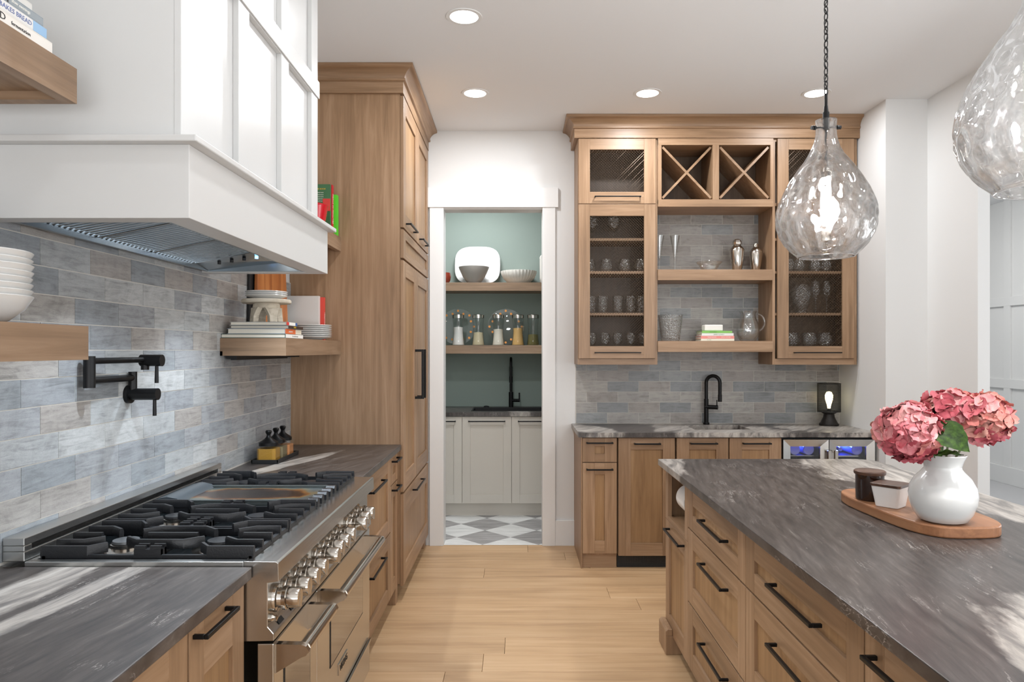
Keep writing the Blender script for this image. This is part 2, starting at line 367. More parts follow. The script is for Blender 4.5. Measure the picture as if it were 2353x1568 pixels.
# oak planks across the kitchen
rng = random.Random(3); y = 5.305; row = 0
while y > 1.0:
    w_ = 0.19; x = -1.32-rng.uniform(0, 1.6)
    while x < 2.70:
        ln = rng.uniform(1.3, 2.2); a, b_ = max(x, -1.32), min(x+ln, 2.70)
        if b_-a > 0.06:
            G().box(a+0.0008, b_-0.0008, y-w_+0.0008, y-0.0008, -0.015, 0).build('plank', PLANK, floor, bevel=0.0012)
        x += ln
    y -= w_
fb = G()
while y > -3.1:
    fb.box(-1.32, 2.7, y-0.19+0.001, y-0.001, -0.015, 0); y -= 0.19
o = fb.build('rear_planks', PLANK, floor); o['kind'] = 'stuff'
o = G().box(2.70, 6.2, -3.1, 9.1, -0.015, 0.0).build('hall_flooring', cl('hall_floor', 190, 190, 192), floor)
# pantry floor tiles, laid on the diagonal
PT = G().box(-1.1, 1.1, 5.305, 7.0, -0.016, -0.002).build('grout_bed', cl('floor_grout', 190, 188, 184), floor)
dg = 0.21
for i in range(-6, 7):
    for j in range(-6, 7):
        cx = -0.25+(i+j)*dg; cy = 5.945+(i-j)*dg
        if abs(cx) > 1.15 or cy < 5.1 or cy > 6.5: continue
        bm = bmesh.new(); q_ = [(cx-dg+.001, cy), (cx, cy-dg+.001), (cx+dg-.001, cy), (cx, cy+dg-.001)]
        vs = [bm.verts.new((a, b_, -0.002)) for a, b_ in q_]+[bm.verts.new((a, b_, 0.0)) for a, b_ in q_]
        bm.faces.new(vs[4:]); 
        for k in range(4): bm.faces.new((vs[k], vs[(k+1) % 4], vs[4+(k+1) % 4], vs[4+k]))
        bmesh.ops.bisect_plane(bm, geom=bm.verts[:]+bm.edges[:]+bm.faces[:], plane_co=(0, 5.306, 0), plane_no=(0, 1, 0), clear_inner=True)
        if len(bm.faces) == 0: bm.free(); continue
        bmesh.ops.recalc_face_normals(bm, faces=bm.faces)
        me = bpy.data.meshes.new('marble_tile'); 
        for v in bm.verts: v.co -= Vector((cx, cy, 0))
        bm.to_mesh(me); bm.free(); me.materials.append(MARB_G if (i+j) % 2 == 0 else MARB_W)
        o = bpy.data.objects.new('marble_tile', me); COL.objects.link(o); o.parent = floor
        o.location = Vector((cx, cy, 0))-Vector(floor['_w'])
struct(G().box(-1.45, 6.2, -3.2, 9.2, CZ, CZ+0.1).build('ceiling', CEIL))
WLEFT = struct(G().box(XL-0.12, XL, -3.2, YW+0.14, 0, CZ).build('wall_left', WALL))
g = G().box(XL, -0.541, YW, YW+0.14, 0, CZ).box(-0.541, 0.20, YW, YW+0.14, 2.526, CZ).box(0.20, 2.43, YW, YW+0.14, 0, CZ)
WBACK = struct(g.build('wall_back', WALL))
struct(G().box(2.43, 2.84, 4.63, YW+0.14, 0, CZ).build('wall_return', WALL))
g = G().box(2.704, 2.775, 4.126, 4.6299, 0, CZ).box(2.704, 2.775, 2.3, 4.126, 2.62, CZ).box(2.704, 2.775, -3.2, 2.3, 0, CZ)
struct(g.build('wall_right', WALL))
struct(G().box(-1.45, 6.2, -3.3, -3.2, 0, CZ).build('wall_rear', WALL))
# hall beyond the opening: board and batten
HW = struct(G().box(5.4, 5.5, -3.2, 9.2, 0, CZ).build('wall_hall', TRIM))
struct(G().box(2.84, 5.4, 9.0, 9.1, 0, CZ).build('wall_far', TRIM))
struct(G().box(2.84, 5.4, 1.9, 2.0, 0, CZ).build('wall_side', TRIM))
for yb in (9-0.05, 8.55, 7.72, 6.9, 6.1, 5.3): G().box(5.375, 5.4, yb-0.05, yb+0.05, 0.18, CZ).build('batten', TRIM, HW, bevel=0.002)
for zb in (1.10, 2.0): G().box(5.373, 5.4, 4.8, 9.0, zb-0.05, zb+0.05).build('rail', TRIM, HW, bevel=0.002)
struct(G().box(5.37, 5.4, 3.0, 9.0, 0, 0.19).build('baseboard_hall', TRIM, bevel=0.003))
# door casing to the pantry
g = G().box(-0.541, -0.525, YW-0.02, YW+0.15, 0, 2.526).box(0.184, 0.20, YW-0.02, YW+0.15, 0, 2.526).box(-0.525, 0.184, YW-0.02, YW+0.15, 2.51, 2.526)
g = G().box(-0.645, -0.541, YW-0.022, YW, 0, 2.536).build('trim_2', TRIM, bevel=0.002); struct(g)
struct(G().box(0.20, 0.297, YW-0.022, YW, 0, 2.536).build('trim_3', TRIM, bevel=0.002))
struct(G().box(-0.657, 0.319, YW-0.03, YW, 2.536, 2.685).build('trim_4', TRIM, bevel=0.002))
struct(G().box(-0.545, -0.5405, YW-0.01, YW+0.145, 0, 2.53).box(0.1995, 0.204, YW-0.01, YW+0.145, 0, 2.53).build('trim_5', TRIM))
struct(G().box(0.297, 0.44, YW-0.018, YW, 0, 0.19).build('baseboard_back', TRIM, bevel=0.002))
# pantry shell
struct(G().box(-1.2, 1.2, 6.84, 6.94, 0, CZ).build('wall_pantry_back', SAGE))
struct(G().box(-1.2, -1.1, YW+0.141, 6.84, 0, CZ).build('wall_pantry_left', SAGE))
struct(G().box(1.1, 1.2, YW+0.141, 6.84, 0, CZ).build('wall_pantry_right', SAGE))

# tiles on the kitchen wall
def tiled(wall, axis, plane, sgn, a0, a1, zs, phase, step, L_, Hh, holes=None, th=0.009):
    """plane = wall face; sgn = direction out of the wall; zs = list of (z0, z1, row)"""
    for (z0, z1, r) in zs:
        p = a0+((phase+step*r-a0) % L_)-L_
        while p < a1:
            u0, u1 = max(p, a0), min(p+L_, a1)
            if u1-u0 > 0.012:
                segs = [(u0, u1)] if holes is None else holes(u0, u1, z0, z1)
                for (s0, s1) in segs:
                    if s1-s0 < 0.012: continue
                    j = 0.0013; t = th+rng.uniform(-0.0004, 0.0004)
                    gg = G()
                    if axis == 'y': gg.box(plane, plane+sgn*t, s0+j, s1-j, z0+j, z1-j)
                    else: gg.box(s0+j, s1-j, plane, plane+sgn*t, z0+j, z1-j)
                    gg.build('tile', TILE if axis == 'y' else TILEB, wall)
            p += L_
rows = []
for r in range(-5, 8):
    z1 = 1.467-r*0.0778; rows.append((z1-0.0778, z1, r))
rows = [(max(a, 0.916), b, r) for a, b, r in rows if b > 0.93]
G().box(XL, XL+0.0075, 1.2, 4.12, 0.916, 1.86).build('grout', GROUT, WLEFT)
tiled(WLEFT, 'y', XL, 1, 1.25, 4.117, rows, 2.024, 0.077, 0.2305, 0.0778)
g = G().box(0.45, 2.43, YW-0.0075, YW, 0.916, 1.37).box(1.0, 1.83, YW-0.0075, YW, 1.37, 2.49); g.build('grout', GROUT, WBACK)
rows = []
for r in range(0, 21):
    z0 = 0.918+r*0.0786; rows.append((z0, z0+0.0786, r))
def bh(u0, u1, z0, z1):
    if z0 < 1.37: return [(u0, u1)]
    a, b_ = max(u0, 1.003), min(u1, 1.822)
    return [(a, b_)] if b_ > a and z0 < 2.46 else []
tiled(WBACK, 'x', YW, -1, 0.452, 2.428, rows, 0.688, -0.0785, 0.2355, 0.0786, bh)

# ================================================================ cabinet helpers
def bx(gg, facing, P, u0, u1, v0, v1, w0, w1, mi=0):
    if facing == '-y': gg.box(u0, u1, P-w1, P-w0, v0, v1, mi)
    elif facing == '+x': gg.box(P+w0, P+w1, u0, u1, v0, v1, mi)
    else: gg.box(P-w1, P-w0, u0, u1, v0, v1, mi)
def pull(par, facing, P, u0, u1, v, vertical=False, mat=None, so=0.034, t=0.010, name='handle'):
    gg = G(); h = t/2
    if vertical:
        bx(gg, facing, P, u0-h, u0+h, v[0], v[1], so-t, so)
        for z in (v[0], v[1]-t): bx(gg, facing, P, u0-h, u0+h, z, z+t, 0, so-t)
    else:
        bx(gg, facing, P, u0, u1, v-h, v+h, so-t, so)
        for u in (u0, u1-t): bx(gg, facing, P, u, u+t, v-h, v+h, 0, so-t)
    return gg.build(name, mat or BLACK, par, bevel=0.0015)
def front(par, name, facing, P, u0, u1, v0, v1, st=0.078, rt=0.075, rb=0.075, handle=None, mats=None, rec=0.010, th=0.019, panel=True):
    """shaker door or drawer front; P = plane of its outer face"""
    H_ = WOOD['x' if facing == '-y' else 'y']; mats = mats or [WOOD['z'], H_, WOODP]
    e = 0.0015; u0 += e; u1 -= e; v0 += e; v1 -= e; gg = G()
    bx(gg, facing, P, u0, u0+st, v0, v1, -th, 0, 0); bx(gg, facing, P, u1-st, u1, v0, v1, -th, 0, 0)
    bx(gg, facing, P, u0+st, u1-st, v1-rt, v1, -th, -0.0002, 1); bx(gg, facing, P, u0+st, u1-st, v0, v0+rb, -th, -0.0002, 1)
    if panel: bx(gg, facing, P, u0+st, u1-st, v0+rb, v1-rt, -th, -rec, 2)
    d = gg.build(name, mats, par, bevel=0.0012)
    if handle:
        k = handle
        pull(d, facing, P, k[0], k[1], k[2], vertical=isinstance(k[2], tuple))
    return d
CW = [CREAM]*3
# ---------------------------------------------------------------- left run, near end
c = thing('base_cabinet', 'narrow oak pull-out base cabinet on the near side of the range', 'cabinet', (-1.0, 1.64, 0))
G().box(XL+0.002, -0.711, 1.487, 1.792, 0.10, 0.883).build('body', WOOD['z'], c)
G().box(XL+0.002, -0.77, 1.487, 1.792, 0, 0.10).build('kick', WOODK, c)
front(c, 'door', '+x', -0.69, 1.49, 1.792, 0.095, 0.878, 0.07, 0.13, 0.08, (1.505, 1.68, 0.853))
c = thing('base_cabinet', 'wide oak base cabinet under the near counter, cropped by the bottom edge', 'cabinet', (-1.0, 0.95, 0))
G().box(XL+0.002, -0.711, 0.60, 1.483, 0.10, 0.883).build('body', WOOD['z'], c)
G().box(XL+0.002, -0.77, 0.60, 1.483, 0, 0.10).build('kick', WOODK, c)
front(c, 'drawer', '+x', -0.69, 0.62, 1.484, 0.55, 0.878, 0.078, 0.078, 0.078, (0.9, 1.2, 0.76))
front(c, 'drawer', '+x', -0.69, 0.62, 1.484, 0.095, 0.545, 0.078, 0.078, 0.078, (0.9, 1.2, 0.50))
tag(G().box(XL+0.001, -0.672, 0.55, 1.796, 0.884, 0.915).build('countertop', ST_NEAR, bevel=0.003), 'dark veined stone countertop with pale bands in front of the range', 'countertop')
# ---------------------------------------------------------------- left run, far end
c = thing('base_cabinet', 'oak base cabinet with two deep drawers just past the range', 'cabinet', (-1.0, 3.45, 0))
G().box(XL+0.002, -0.711, 3.02, 3.884, 0.10, 0.883).build('body', WOOD['z'], c)
G().box(XL+0.002, -0.77, 3.02, 3.884, 0, 0.10).build('kick', WOODK, c)
front(c, 'drawer', '+x', -0.69, 3.02, 3.886, 0.466, 0.878, handle=(3.28, 3.62, 0.80))
front(c, 'drawer', '+x', -0.69, 3.02, 3.886, 0.095, 0.462, handle=(3.28, 3.62, 0.40))
c = thing('base_cabinet', 'slim oak base cabinet between the deep drawers and the tall cabinet', 'cabinet', (-1.0, 4.0, 0))
G().box(XL+0.002, -0.711, 3.889, 4.117, 0.10, 0.883).build('body', WOOD['z'], c)
G().box(XL+0.002, -0.77, 3.889, 4.05, 0, 0.10).build('kick', WOODK, c)
G().box(-0.76, -0.69, 4.05, 4.117, 0, 0.10).build('foot', WOOD['z'], c, bevel=0.002)
front(c, 'drawer', '+x', -0.69, 3.889, 4.115, 0.715, 0.878, 0.07, 0.065, 0.05, (3.92, 4.085, 0.845))
front(c, 'door', '+x', -0.69, 3.889, 4.115, 0.095, 0.711, 0.07, 0.075, 0.075, (3.92, 4.085, 0.685))
tag(G().box(XL+0.001, -0.668, 3.012, 4.119, 0.884, 0.915).build('countertop', ST_FAR, bevel=0.003), 'dark stone countertop with a pale streak between the range and tall cabinet', 'countertop')
# ---------------------------------------------------------------- tall cabinet
t = thing('tall_cabinet', 'floor to ceiling oak pantry cabinet with panelled refrigerator doors and crown moulding', 'cabinet', (-1.0, 4.7, 0))
G().box(XL+0.002, -0.676, 4.12, YW-0.002, 0.10, 2.966).build('side_panel', WOOD['z'], t)
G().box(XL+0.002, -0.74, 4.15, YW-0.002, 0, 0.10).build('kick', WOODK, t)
G().box(-0.74, -0.676, 5.20, YW-0.003, 0, 0.10).build('foot', WOOD['z'], t, bevel=0.002)
def sweepL(name, prof, pts, par, mats):
    """mitred moulding: pts(d) gives the plan polyline for offset d"""
    n = len(prof); vs = []; fs = []; m = None; ms = []
    for (d, z) in prof:
        pl = pts(d); m = len(pl); vs += [(p[0], p[1], z) for p in pl]
    for i in range(n):
        j = (i+1) % n
        for k in range(m-1): fs.append((i*m+k, i*m+k+1, j*m+k+1, j*m+k)); ms.append(k % len(mats))
    ms += [0, 0]; fs += [tuple(i*m for i in range(n)), tuple(i*m+m-1 for i in range(n))]
    gg = G(); gg.add(vs, fs); gg.m = ms; return gg.build(name, mats, par, smooth=True)
CR = [(0, 3.030), (0.030, 3.030), (0.036, 3.034), (0.036, 3.044), (0.031, 3.046)]
CR += [(0.034+0.050*math.sin(a)**1.4 if a > 0 else 0.034, 3.048+0.050*(1-math.cos(a))) for a in [i*PI/2/8 for i in range(9)]]
CR = [(0, 3.030), (0.030, 3.030), (0.036, 3.034), (0.036, 3.044), (0.031, 3.047), (0.033, 3.056), (0.038, 3.066), (0.046, 3.077), (0.057, 3.087), (0.070, 3.094), (0.082, 3.097), (0.086, 3.101), (0.086, 3.115), (0, 3.115)]
FRZ = [(0, 2.964), (0.022, 2.964), (0.022, 3.031), (0, 3.031)]
ptsT = lambda d: [(XL+0.002, 4.12-d), (-0.676+d, 4.12-d), (-0.676+d, YW-0.002)]
sweepL('crown_moulding', CR, ptsT, t, [WOOD['x'], WOOD['y']]); sweepL('frieze', FRZ, ptsT, t, [WOOD['x'], WOOD['y']])
XD = -0.656
for (a, b_) in ((4.122, 4.70), (4.704, 5.285)):
    front(t, 'door', '+x', XD, a, b_, 2.185, 2.958, 0.085, 0.09, 0.09, (a+0.09, a+0.40, 2.222))
front(t, 'panel', '+x', XD, 4.122, 5.285, 2.005, 2.176, 0.085, 0.05, 0.05)
for (a, b_, hy) in ((4.122, 4.645, 4.60), (4.649, 5.285, 4.70)):
    d = front(t, 'door', '+x', XD, a, b_, 0.635, 1.995, 0.085, 0.09, 0.10)
    pull(d, '+x', XD, hy, hy, (1.149, 1.472), True, t=0.016, so=0.058)
front(t, 'drawer', '+x', XD, 4.122, 5.285, 0.085, 0.624, 0.085, 0.13, 0.11, (4.48, 4.87, 0.578))
# ---------------------------------------------------------------- floating shelves left wall
def fshelf(label, y0, y1, z0, z1, xf):
    s = thing('floating_shelf', label, 'shelf', ((XL+xf)/2, (y0+y1)/2, z0))
    gg = G().box(XL+0.001, xf, y0, y1, z0+0.02, z1).box(xf-0.03, xf, y0, y1, z0, z0+0.02).box(XL+0.001, xf-0.03, y1-0.03 if y0 < 2 else y0, y1 if y0 < 2 else y0+0.03, z0, z0+0.02)
    gg.box(XL+0.001, XL+0.02, y0, y1, z0, z0+0.02)
    o = gg.build('board', [WOODS, WOODSX], s)
    for p in o.data.polygons: p.material_index = 1 if abs(p.normal.y) > 0.9 else 0
    return s
fshelf('thick oak floating shelf at the upper left holding cookbooks', 0.7, 1.655, 2.045, 2.127, -1.03)
fshelf('thick oak floating shelf at the left edge holding a stack of white bowls', 0.7, 1.683, 1.444, 1.524, -1.02)
fshelf('oak floating shelf beside the tall cabinet holding plates and a small stand', 3.13, 4.117, 1.442, 1.521, -1.02)
fshelf('oak floating shelf behind the hood holding the red bowl and green books', 3.13, 4.117, 2.043, 2.123, -1.02)
tag(G().box(-1.30, -1.255, 3.17, 4.09, 1.428, 1.4425).box(-1.29, -1.262, 3.19, 3.9, 1.422, 1.43).build('power_strip', BLACKM), 'black strip fixed under the oak shelf beside the tall cabinet', 'power strip')
# ---------------------------------------------------------------- range hood
h = thing('range_hood', 'white painted panelled range hood with steel baffle filters', 'range hood', (-1.06, 2.37, 1.79))
Y0, Y1, X1 = 1.734, 3.01, -0.803
g = G().prism([(XL+0.001, Y0), (X1, Y0), (X1, Y1), (XL+0.001, Y1), (XL+0.001, Y1-0.06), (X1-0.075, Y1-0.06), (X1-0.075, Y0+0.06), (XL+0.001, Y0+0.06)], 'z', 1.792, 1.9735)
g.build('skirt', HOODP, h, bevel=0.0015)
G().box(XL+0.001, X1+0.030, Y0-0.030, Y1+0.030, 1.9735, 1.990).build('ledge', HOODP, h, bevel=0.003)
Xu = -0.833
g = G().box(XL+0.001, Xu-0.018, 1.755, 2.966, 1.990, CZ-0.001)
g.build('chimney', HOODP, h)
g = G()
for a, b_ in ((1.755, 1.84), (2.12, 2.205), (2.508, 2.59), (2.88, 2.966)): g.box(Xu-0.018, Xu, a, b_, 1.990, CZ-0.002)
for a, b_ in ((1.84, 2.12), (2.205, 2.508), (2.59, 2.88)):
    g.box(Xu-0.018, Xu, a, b_, 2.522, 2.60).box(Xu-0.018, Xu, a, b_, 1.990, 2.02)
g.build('face_frame', HOODP, h, bevel=0.0015)
G().box(Xu+0.0002, Xu+0.006, 1.75, 2.974, 2.526, 2.596).build('rail', HOODP, h, bevel=0.002)
# liner + baffles (filters rise towards the front)
LN = pbr('liner_steel', L(150, 158, 164), 0.3, 1.0)
g = G().box(XL+0.031, X1-0.076, Y0+0.061, Y1-0.061, 1.955, 1.96)
for a, b_, cc, d in ((XL+0.031, XL+0.045, Y0+0.061, Y1-0.061), (X1-0.09, X1-0.076, Y0+0.061, Y1-0.061), (XL+0.045, X1-0.09, Y0+0.061, Y0+0.08), (XL+0.045, X1-0.09, Y1-0.08, Y1-0.061)): g.box(a, b_, cc, d, 1.795, 1.955)
g.build('liner', LN, h)
for k in range(3):
    ya = 1.83+k*0.325; f = G(); xa, xb = XL+0.05, X1-0.10; za, zb = 1.812, 1.885; m = 13; st = 0.315/m
    vs = []; fs = []
    for i in range(m):
        a = ya+i*st
        for (yy, dz) in ((a, 0.0), (a+st*0.42, 0.0), (a+st*0.5, 0.012), (a+st*0.92, 0.012), (a+st, 0.0)):
            vs += [(xa, yy, za+dz), (xb, yy, zb+dz)]
    for i in range(len(vs)//2-1): fs.append((2*i, 2*i+2, 2*i+3, 2*i+1))
    f.add(vs, fs)
    fo = f.build('baffle_filter', GAPB, h, fix=False)
    bar = G(); bar.add([(xa, ya-0.006, za-0.002), (xb, ya-0.006, zb-0.002), (xb, ya+0.002, zb-0.002), (xa, ya+0.002, za-0.002), (xa, ya-0.006, za+0.02), (xb, ya-0.006, zb+0.02), (xb, ya+0.002, zb+0.02), (xa, ya+0.002, za+0.02)], [(0,3,2,1),(4,5,6,7),(0,1,5,4),(1,2,6,5),(2,3,7,6),(3,0,4,7)])
    bar.build('edge', STEELX, fo)
g = G(); g.add([(XL+0.046, 2.81, 1.815), (X1-0.092, 2.81, 1.885), (X1-0.092, 2.928, 1.84), (XL+0.046, 2.928, 1.798)], [(0, 1, 2, 3)]); cp = g.build('control_plate', GAPB, h, fix=False)
for k in range(6):
    x = XL+0.13+k*0.05; G().cyl((x, 2.835, 1.81+0.15*(x-XL-0.046)*1.0), (x, 2.835, 1.80+0.15*(x-XL-0.046)), 0.007, n=10).build('knob', BLACKM if k != 3 else pbr('blue_led', (0.1, 0.3, 1, 1), emit=(0.2, 0.5, 1, 1), es=4), cp)
for yy in (2.05, 2.72): G().cyl((-1.0, yy, 1.885 if yy < 2.5 else 1.852), (-1.0, yy, 1.88 if yy < 2.5 else 1.846), 0.03, n=20).build('lamp', LAMP, h)

# ================================================================ range
R = thing('range', 'large stainless steel gas range with two ovens, griddle and black grates', 'range', (-0.95, 2.4, 0))
RY0, RY1 = 1.80, 3.008
g = G().box(XL+0.012, -0.70, RY0, RY1, 0.10, 0.905)
g.build('body', STEEL, R)
G().box(-1.25, -0.72, RY0+0.02, RY1-0.02, 0, 0.10).build('kick', BLACKM, R)
g = G().box(-1.255, -0.695, RY0, RY0+0.024, 0.905, 0.926).box(-1.255, -0.695, RY1-0.024, RY1, 0.905, 0.926).box(-1.255, -1.24, RY0+0.024, RY1-0.024, 0.905, 0.926)
g.build('cooktop_rim', STEELX, R, bevel=0.002)
G().box(-1.24, -0.695, RY0+0.024, RY1-0.024, 0.905, 0.9125).build('burner_pan', pbr('black_enamel', L(22, 26, 28), 0.15, coat=0.6), R)
# back riser with slot
g = G().box(XL+0.0115, -1.255, RY0, RY1, 0.926, 0.951).box(XL+0.0115, -1.255, RY0, RY1, 0.966, 0.986).box(XL+0.0115, -1.255, RY0, RY0+0.03, 0.951, 0.966).box(XL+0.0115, -1.255, RY1-0.03, RY1, 0.951, 0.966)
g.build('back_riser', STEELX, R, bevel=0.002)
g = G().box(XL+0.0115, -1.275, RY0+0.03, RY1-0.03, 0.951, 0.966); g.build('vent_slot', DARK, R)
# bullnose and control panel
pr = [(-0.695, 0.905), (-0.695, 0.927), (-0.612, 0.926), (-0.606, 0.922), (-0.605, 0.876), (-0.6335, 0.872), (-0.6335, 0.760), (-0.618, 0.742), (-0.6175, 0.724), (-0.695, 0.722)]
G().prism(pr, 'y', RY0, RY1).build('control_panel', STEEL, R, bevel=0.0015)
KM = Matrix.Rotation(PI/2, 4, 'Y')
kp = [(0.0, 0), (0.036, 0), (0.037, 0.006), (0.034, 0.012), (0.026, 0.014), (0.024, 0.024), (0.030, 0.026), (0.031, 0.036), (0.027, 0.038)]
for i, ky in enumerate([1.850, 1.938, 2.025, 2.112, 2.227, 2.318, 2.396, 2.483, 2.639, 2.724, 2.809]):
    big = i in (4, 8)
    bz = G().lathe(kp, (-0.6335, ky, 0.818), 28, 0, KM).build('bezel', CHROME, R, smooth=True)
    kk = [(0.0245, 0.030), (0.0255, 0.040), (0.0255, 0.060), (0.023, 0.068), (0.0, 0.069)]
    g = G().lathe(kk, (-0.6335+(0.008 if big else 0), ky, 0.818), 28, 0, KM)
    g.box(-0.572, -0.563+(0.008 if big else 0), ky-0.005, ky+0.005, 0.795, 0.841)
    g.build('knob', CHROME, R, smooth=True)
for (yy, zz) in ((1.822, 0.775),): G().lathe([(0.010, 0), (0.011, 0.006), (0.006, 0.012), (0.009, 0.016), (0, 0.02)], (-0.6335, yy, zz), 16, 0, KM).build('push_button', CHROME, R, smooth=True)
for yy in (1.87, 1.97):
    g = G(); g.add([(-0.6285, yy-0.018, 0.7575), (-0.6285, yy+0.018, 0.7575), (-0.6195, yy+0.018, 0.747), (-0.6195, yy-0.018, 0.747)], [(0, 1, 2, 3)]); g.build('switch', BLACKM, R, fix=False)
# oven doors
def oven(y0, y1, hy0, hy1, win):
    g = G().box(-0.665, -0.622, y0, y1, 0.25, 0.712)
    d = g.build('oven_door', STEEL, R, bevel=0.003)
    if win:
        G().box(-0.6225, -0.6205, win[0], win[1], 0.40, 0.62).build('window_frame', BLACKM, d)
        G().box(-0.6205, -0.6195, win[0]+0.006, win[1]-0.006, 0.406, 0.614).build('window', DGLASS, d)
    hz = 0.688; hx = -0.552
    hd = G().cyl((hx, hy0-0.004, hz), (hx, hy1+0.004, hz), 0.0165, n=24)
    for (a, s_) in ((hy0, -1), (hy1, 1)):
        pw = [(-0.622, hz-0.058), (-0.622, hz+0.018), (hx-0.004, hz+0.0165), (hx+0.010, hz+0.012), (hx+0.0165, hz), (hx+0.010, hz-0.012), (hx-0.004, hz-0.0175)]
        hd.prism(pw, 'y', a, a-s_*0.0-0.022 if s_ < 0 else a+0.022)
    hd.build('door_handle', CHROME, d, smooth=True)
    return d
oven(1.812, 2.205, 1.845, 2.11, (1.89, 2.13)); D2 = oven(2.21, 3.0, 2.25, 2.88, (2.36, 2.86))
G().box(-0.655, -0.622, RY0+0.012, RY1-0.008, 0.105, 0.236).build('lower_panel', STEEL, R, bevel=0.003)
G().box(-0.62, -0.612, RY0+0.02, RY1-0.02, 0.238, 0.248).build('trim_strip', CHROME, R)
bp = G().box(-0.6222, -0.6185, 2.47, 2.60, 0.325, 0.365).build('badge', CHROME, D2, bevel=0.001)
text('lettering', 'VIKING', 0.034, (-0.6180, 2.535, 0.345), (PI/2, 0, PI/2), BLACKM, bp)
# grates
def grate(y0, y1):
    g = G(); yc = (y0+y1)/2; z0, z1 = 0.932, 0.957; w = 0.0125; xr, xf, xm = -1.235, -0.682, -0.958
    def both(path):   # path given on the rear side; mirrored to the front side
        g.rib(path, w, z0, z1); g.rib([(2*xm-p[0], p[1]) for p in path], w, z0, z1)
    for s_ in (-1, 1):
        ye = yc+s_*(y1-y0-0.018)/2
        both([(xr, ye), (-1.115, ye), (-1.085, ye-s_*0.036)])
        both([(xr, yc+s_*0.072), (-1.165, yc+s_*0.072), (-1.125, yc+s_*0.040)])
        g.rib([(-1.062, yc+s_*0.038), (-1.02, yc+s_*0.072), (-0.896, yc+s_*0.072), (-0.854, yc+s_*0.038)], w, z0, z1)
        for q_ in (-1, 1):
            g.rib([(xm-0.035, ye+q_*0.010-s_*0.012), (xm-0.006, ye+q_*0.010-s_*0.012)], 0.010, z0-0.01, z1)
            g.rib([(xm+0.006, ye+q_*0.010-s_*0.012), (xm+0.035, ye+q_*0.010-s_*0.012)], 0.010, z0-0.01, z1)
        g.box(xm-0.035, xm+0.035, ye-s_*0.012-0.016, ye-s_*0.012+0.016, z0-0.015, z1-0.009)
    both([(xr, yc), (-1.155, yc)]); g.rib([(-1.028, yc), (-0.888, yc)], w, z0, z1)
    # outer frame and lower web
    for s_ in (-1, 1): g.box(xr+0.004, xf-0.004, yc+s_*(y1-y0-0.018)/2-0.005, yc+s_*(y1-y0-0.018)/2+0.005, 0.915, 0.934) 
    g.box(xr, xr+0.012, y0+0.004, y1-0.004, 0.916, 0.938).box(xf-0.012, xf, y0+0.004, y1-0.004, 0.916, 0.938).box(xm-0.005, xm+0.005, y0+0.01, y1-0.01, 0.918, 0.936)
    return g.build('grate', IRON, R, smooth=True)
for (a, b_) in ((1.828, 2.118), (2.122, 2.412), (2.712, 2.982)):
    grate(a, b_)
    for xb in (-1.09, -0.826):
        yb = (a+b_)/2
        bb = G().lathe([(0.0, 0.9126), (0.075, 0.9126), (0.06, 0.9155), (0.046, 0.917), (0.040, 0.919), (0.040, 0.928), (0.036, 0.929), (0.0, 0.929)], (xb, yb, 0), 28).build('burner', CHROME, R, smooth=True)
        G().lathe([(0.0, 0.9285), (0.034, 0.9285), (0.036, 0.931), (0.034, 0.937), (0.0, 0.9385)], (xb, yb, 0), 28).build('burner_cap', pbr('cap', L(96, 98, 100), 0.35, 0.5) if xb < -1.0 and a == 1.828 else IRON, bb, smooth=True)
# griddle
def griddlem():
    m, nt, b = nm('griddle_plate'); q = N(nt); p = q.coord(world=True)
    s_ = q.n('ShaderNodeVectorMath', operation='SUBTRACT'); q.l(p, s_.inputs[0]); s_.inputs[1].default_value = (-0.97, 2.57, 0)
    sc = q.n('ShaderNodeVectorMath', operation='MULTIPLY'); q.l(s_.outputs[0], sc.inputs[0]); sc.inputs[1].default_value = (3.8, 8.5, 0)
    ln = q.n('ShaderNodeVectorMath', operation='LENGTH'); q.l(sc.outputs[0], ln.inputs[0])
    f = q.math('ADD', ln.outputs['Value'], q.math('MULTIPLY', q.math('SUBTRACT', q.noise(p, 14, 5), 0.5), 0.7))
    c = q.ramp(f, [(0.4, L(40, 34, 32)), (0.72, L(64, 44, 34)), (0.84, L(140, 92, 48)), (0.92, L(120, 116, 92)), (1.0, L(92, 98, 98))])
    q.l(c, b.inputs['Base Color']); b.inputs['Metallic'].default_value = 0.55; b.inputs['Roughness'].default_value = 0.2; return m
gr = G().box(-1.17, -0.70, 2.425, 2.70, 0.930, 0.943).box(-1.175, -0.70, 2.425, 2.437, 0.943, 0.951).box(-1.175, -0.70, 2.688, 2.70, 0.943, 0.951)
GR = gr.build('griddle', [griddlem()], R, bevel=0.002)
g = G().prism([(-1.235, 0.925), (-1.235, 0.955), (-1.20, 0.962), (-1.165, 0.955), (-1.15, 0.942), (-1.15, 0.925)], 'y', 2.425, 2.70).build('splash_rail', pbr('grey_enamel', L(96, 104, 110), 0.3, 0.6), GR, smooth=True)
for k in range(5): G().rib([(-0.715, 2.44+k*0.057), (-0.682, 2.44+k*0.057)], 0.03, 0.925, 0.955).build('griddle_foot', IRON, GR)

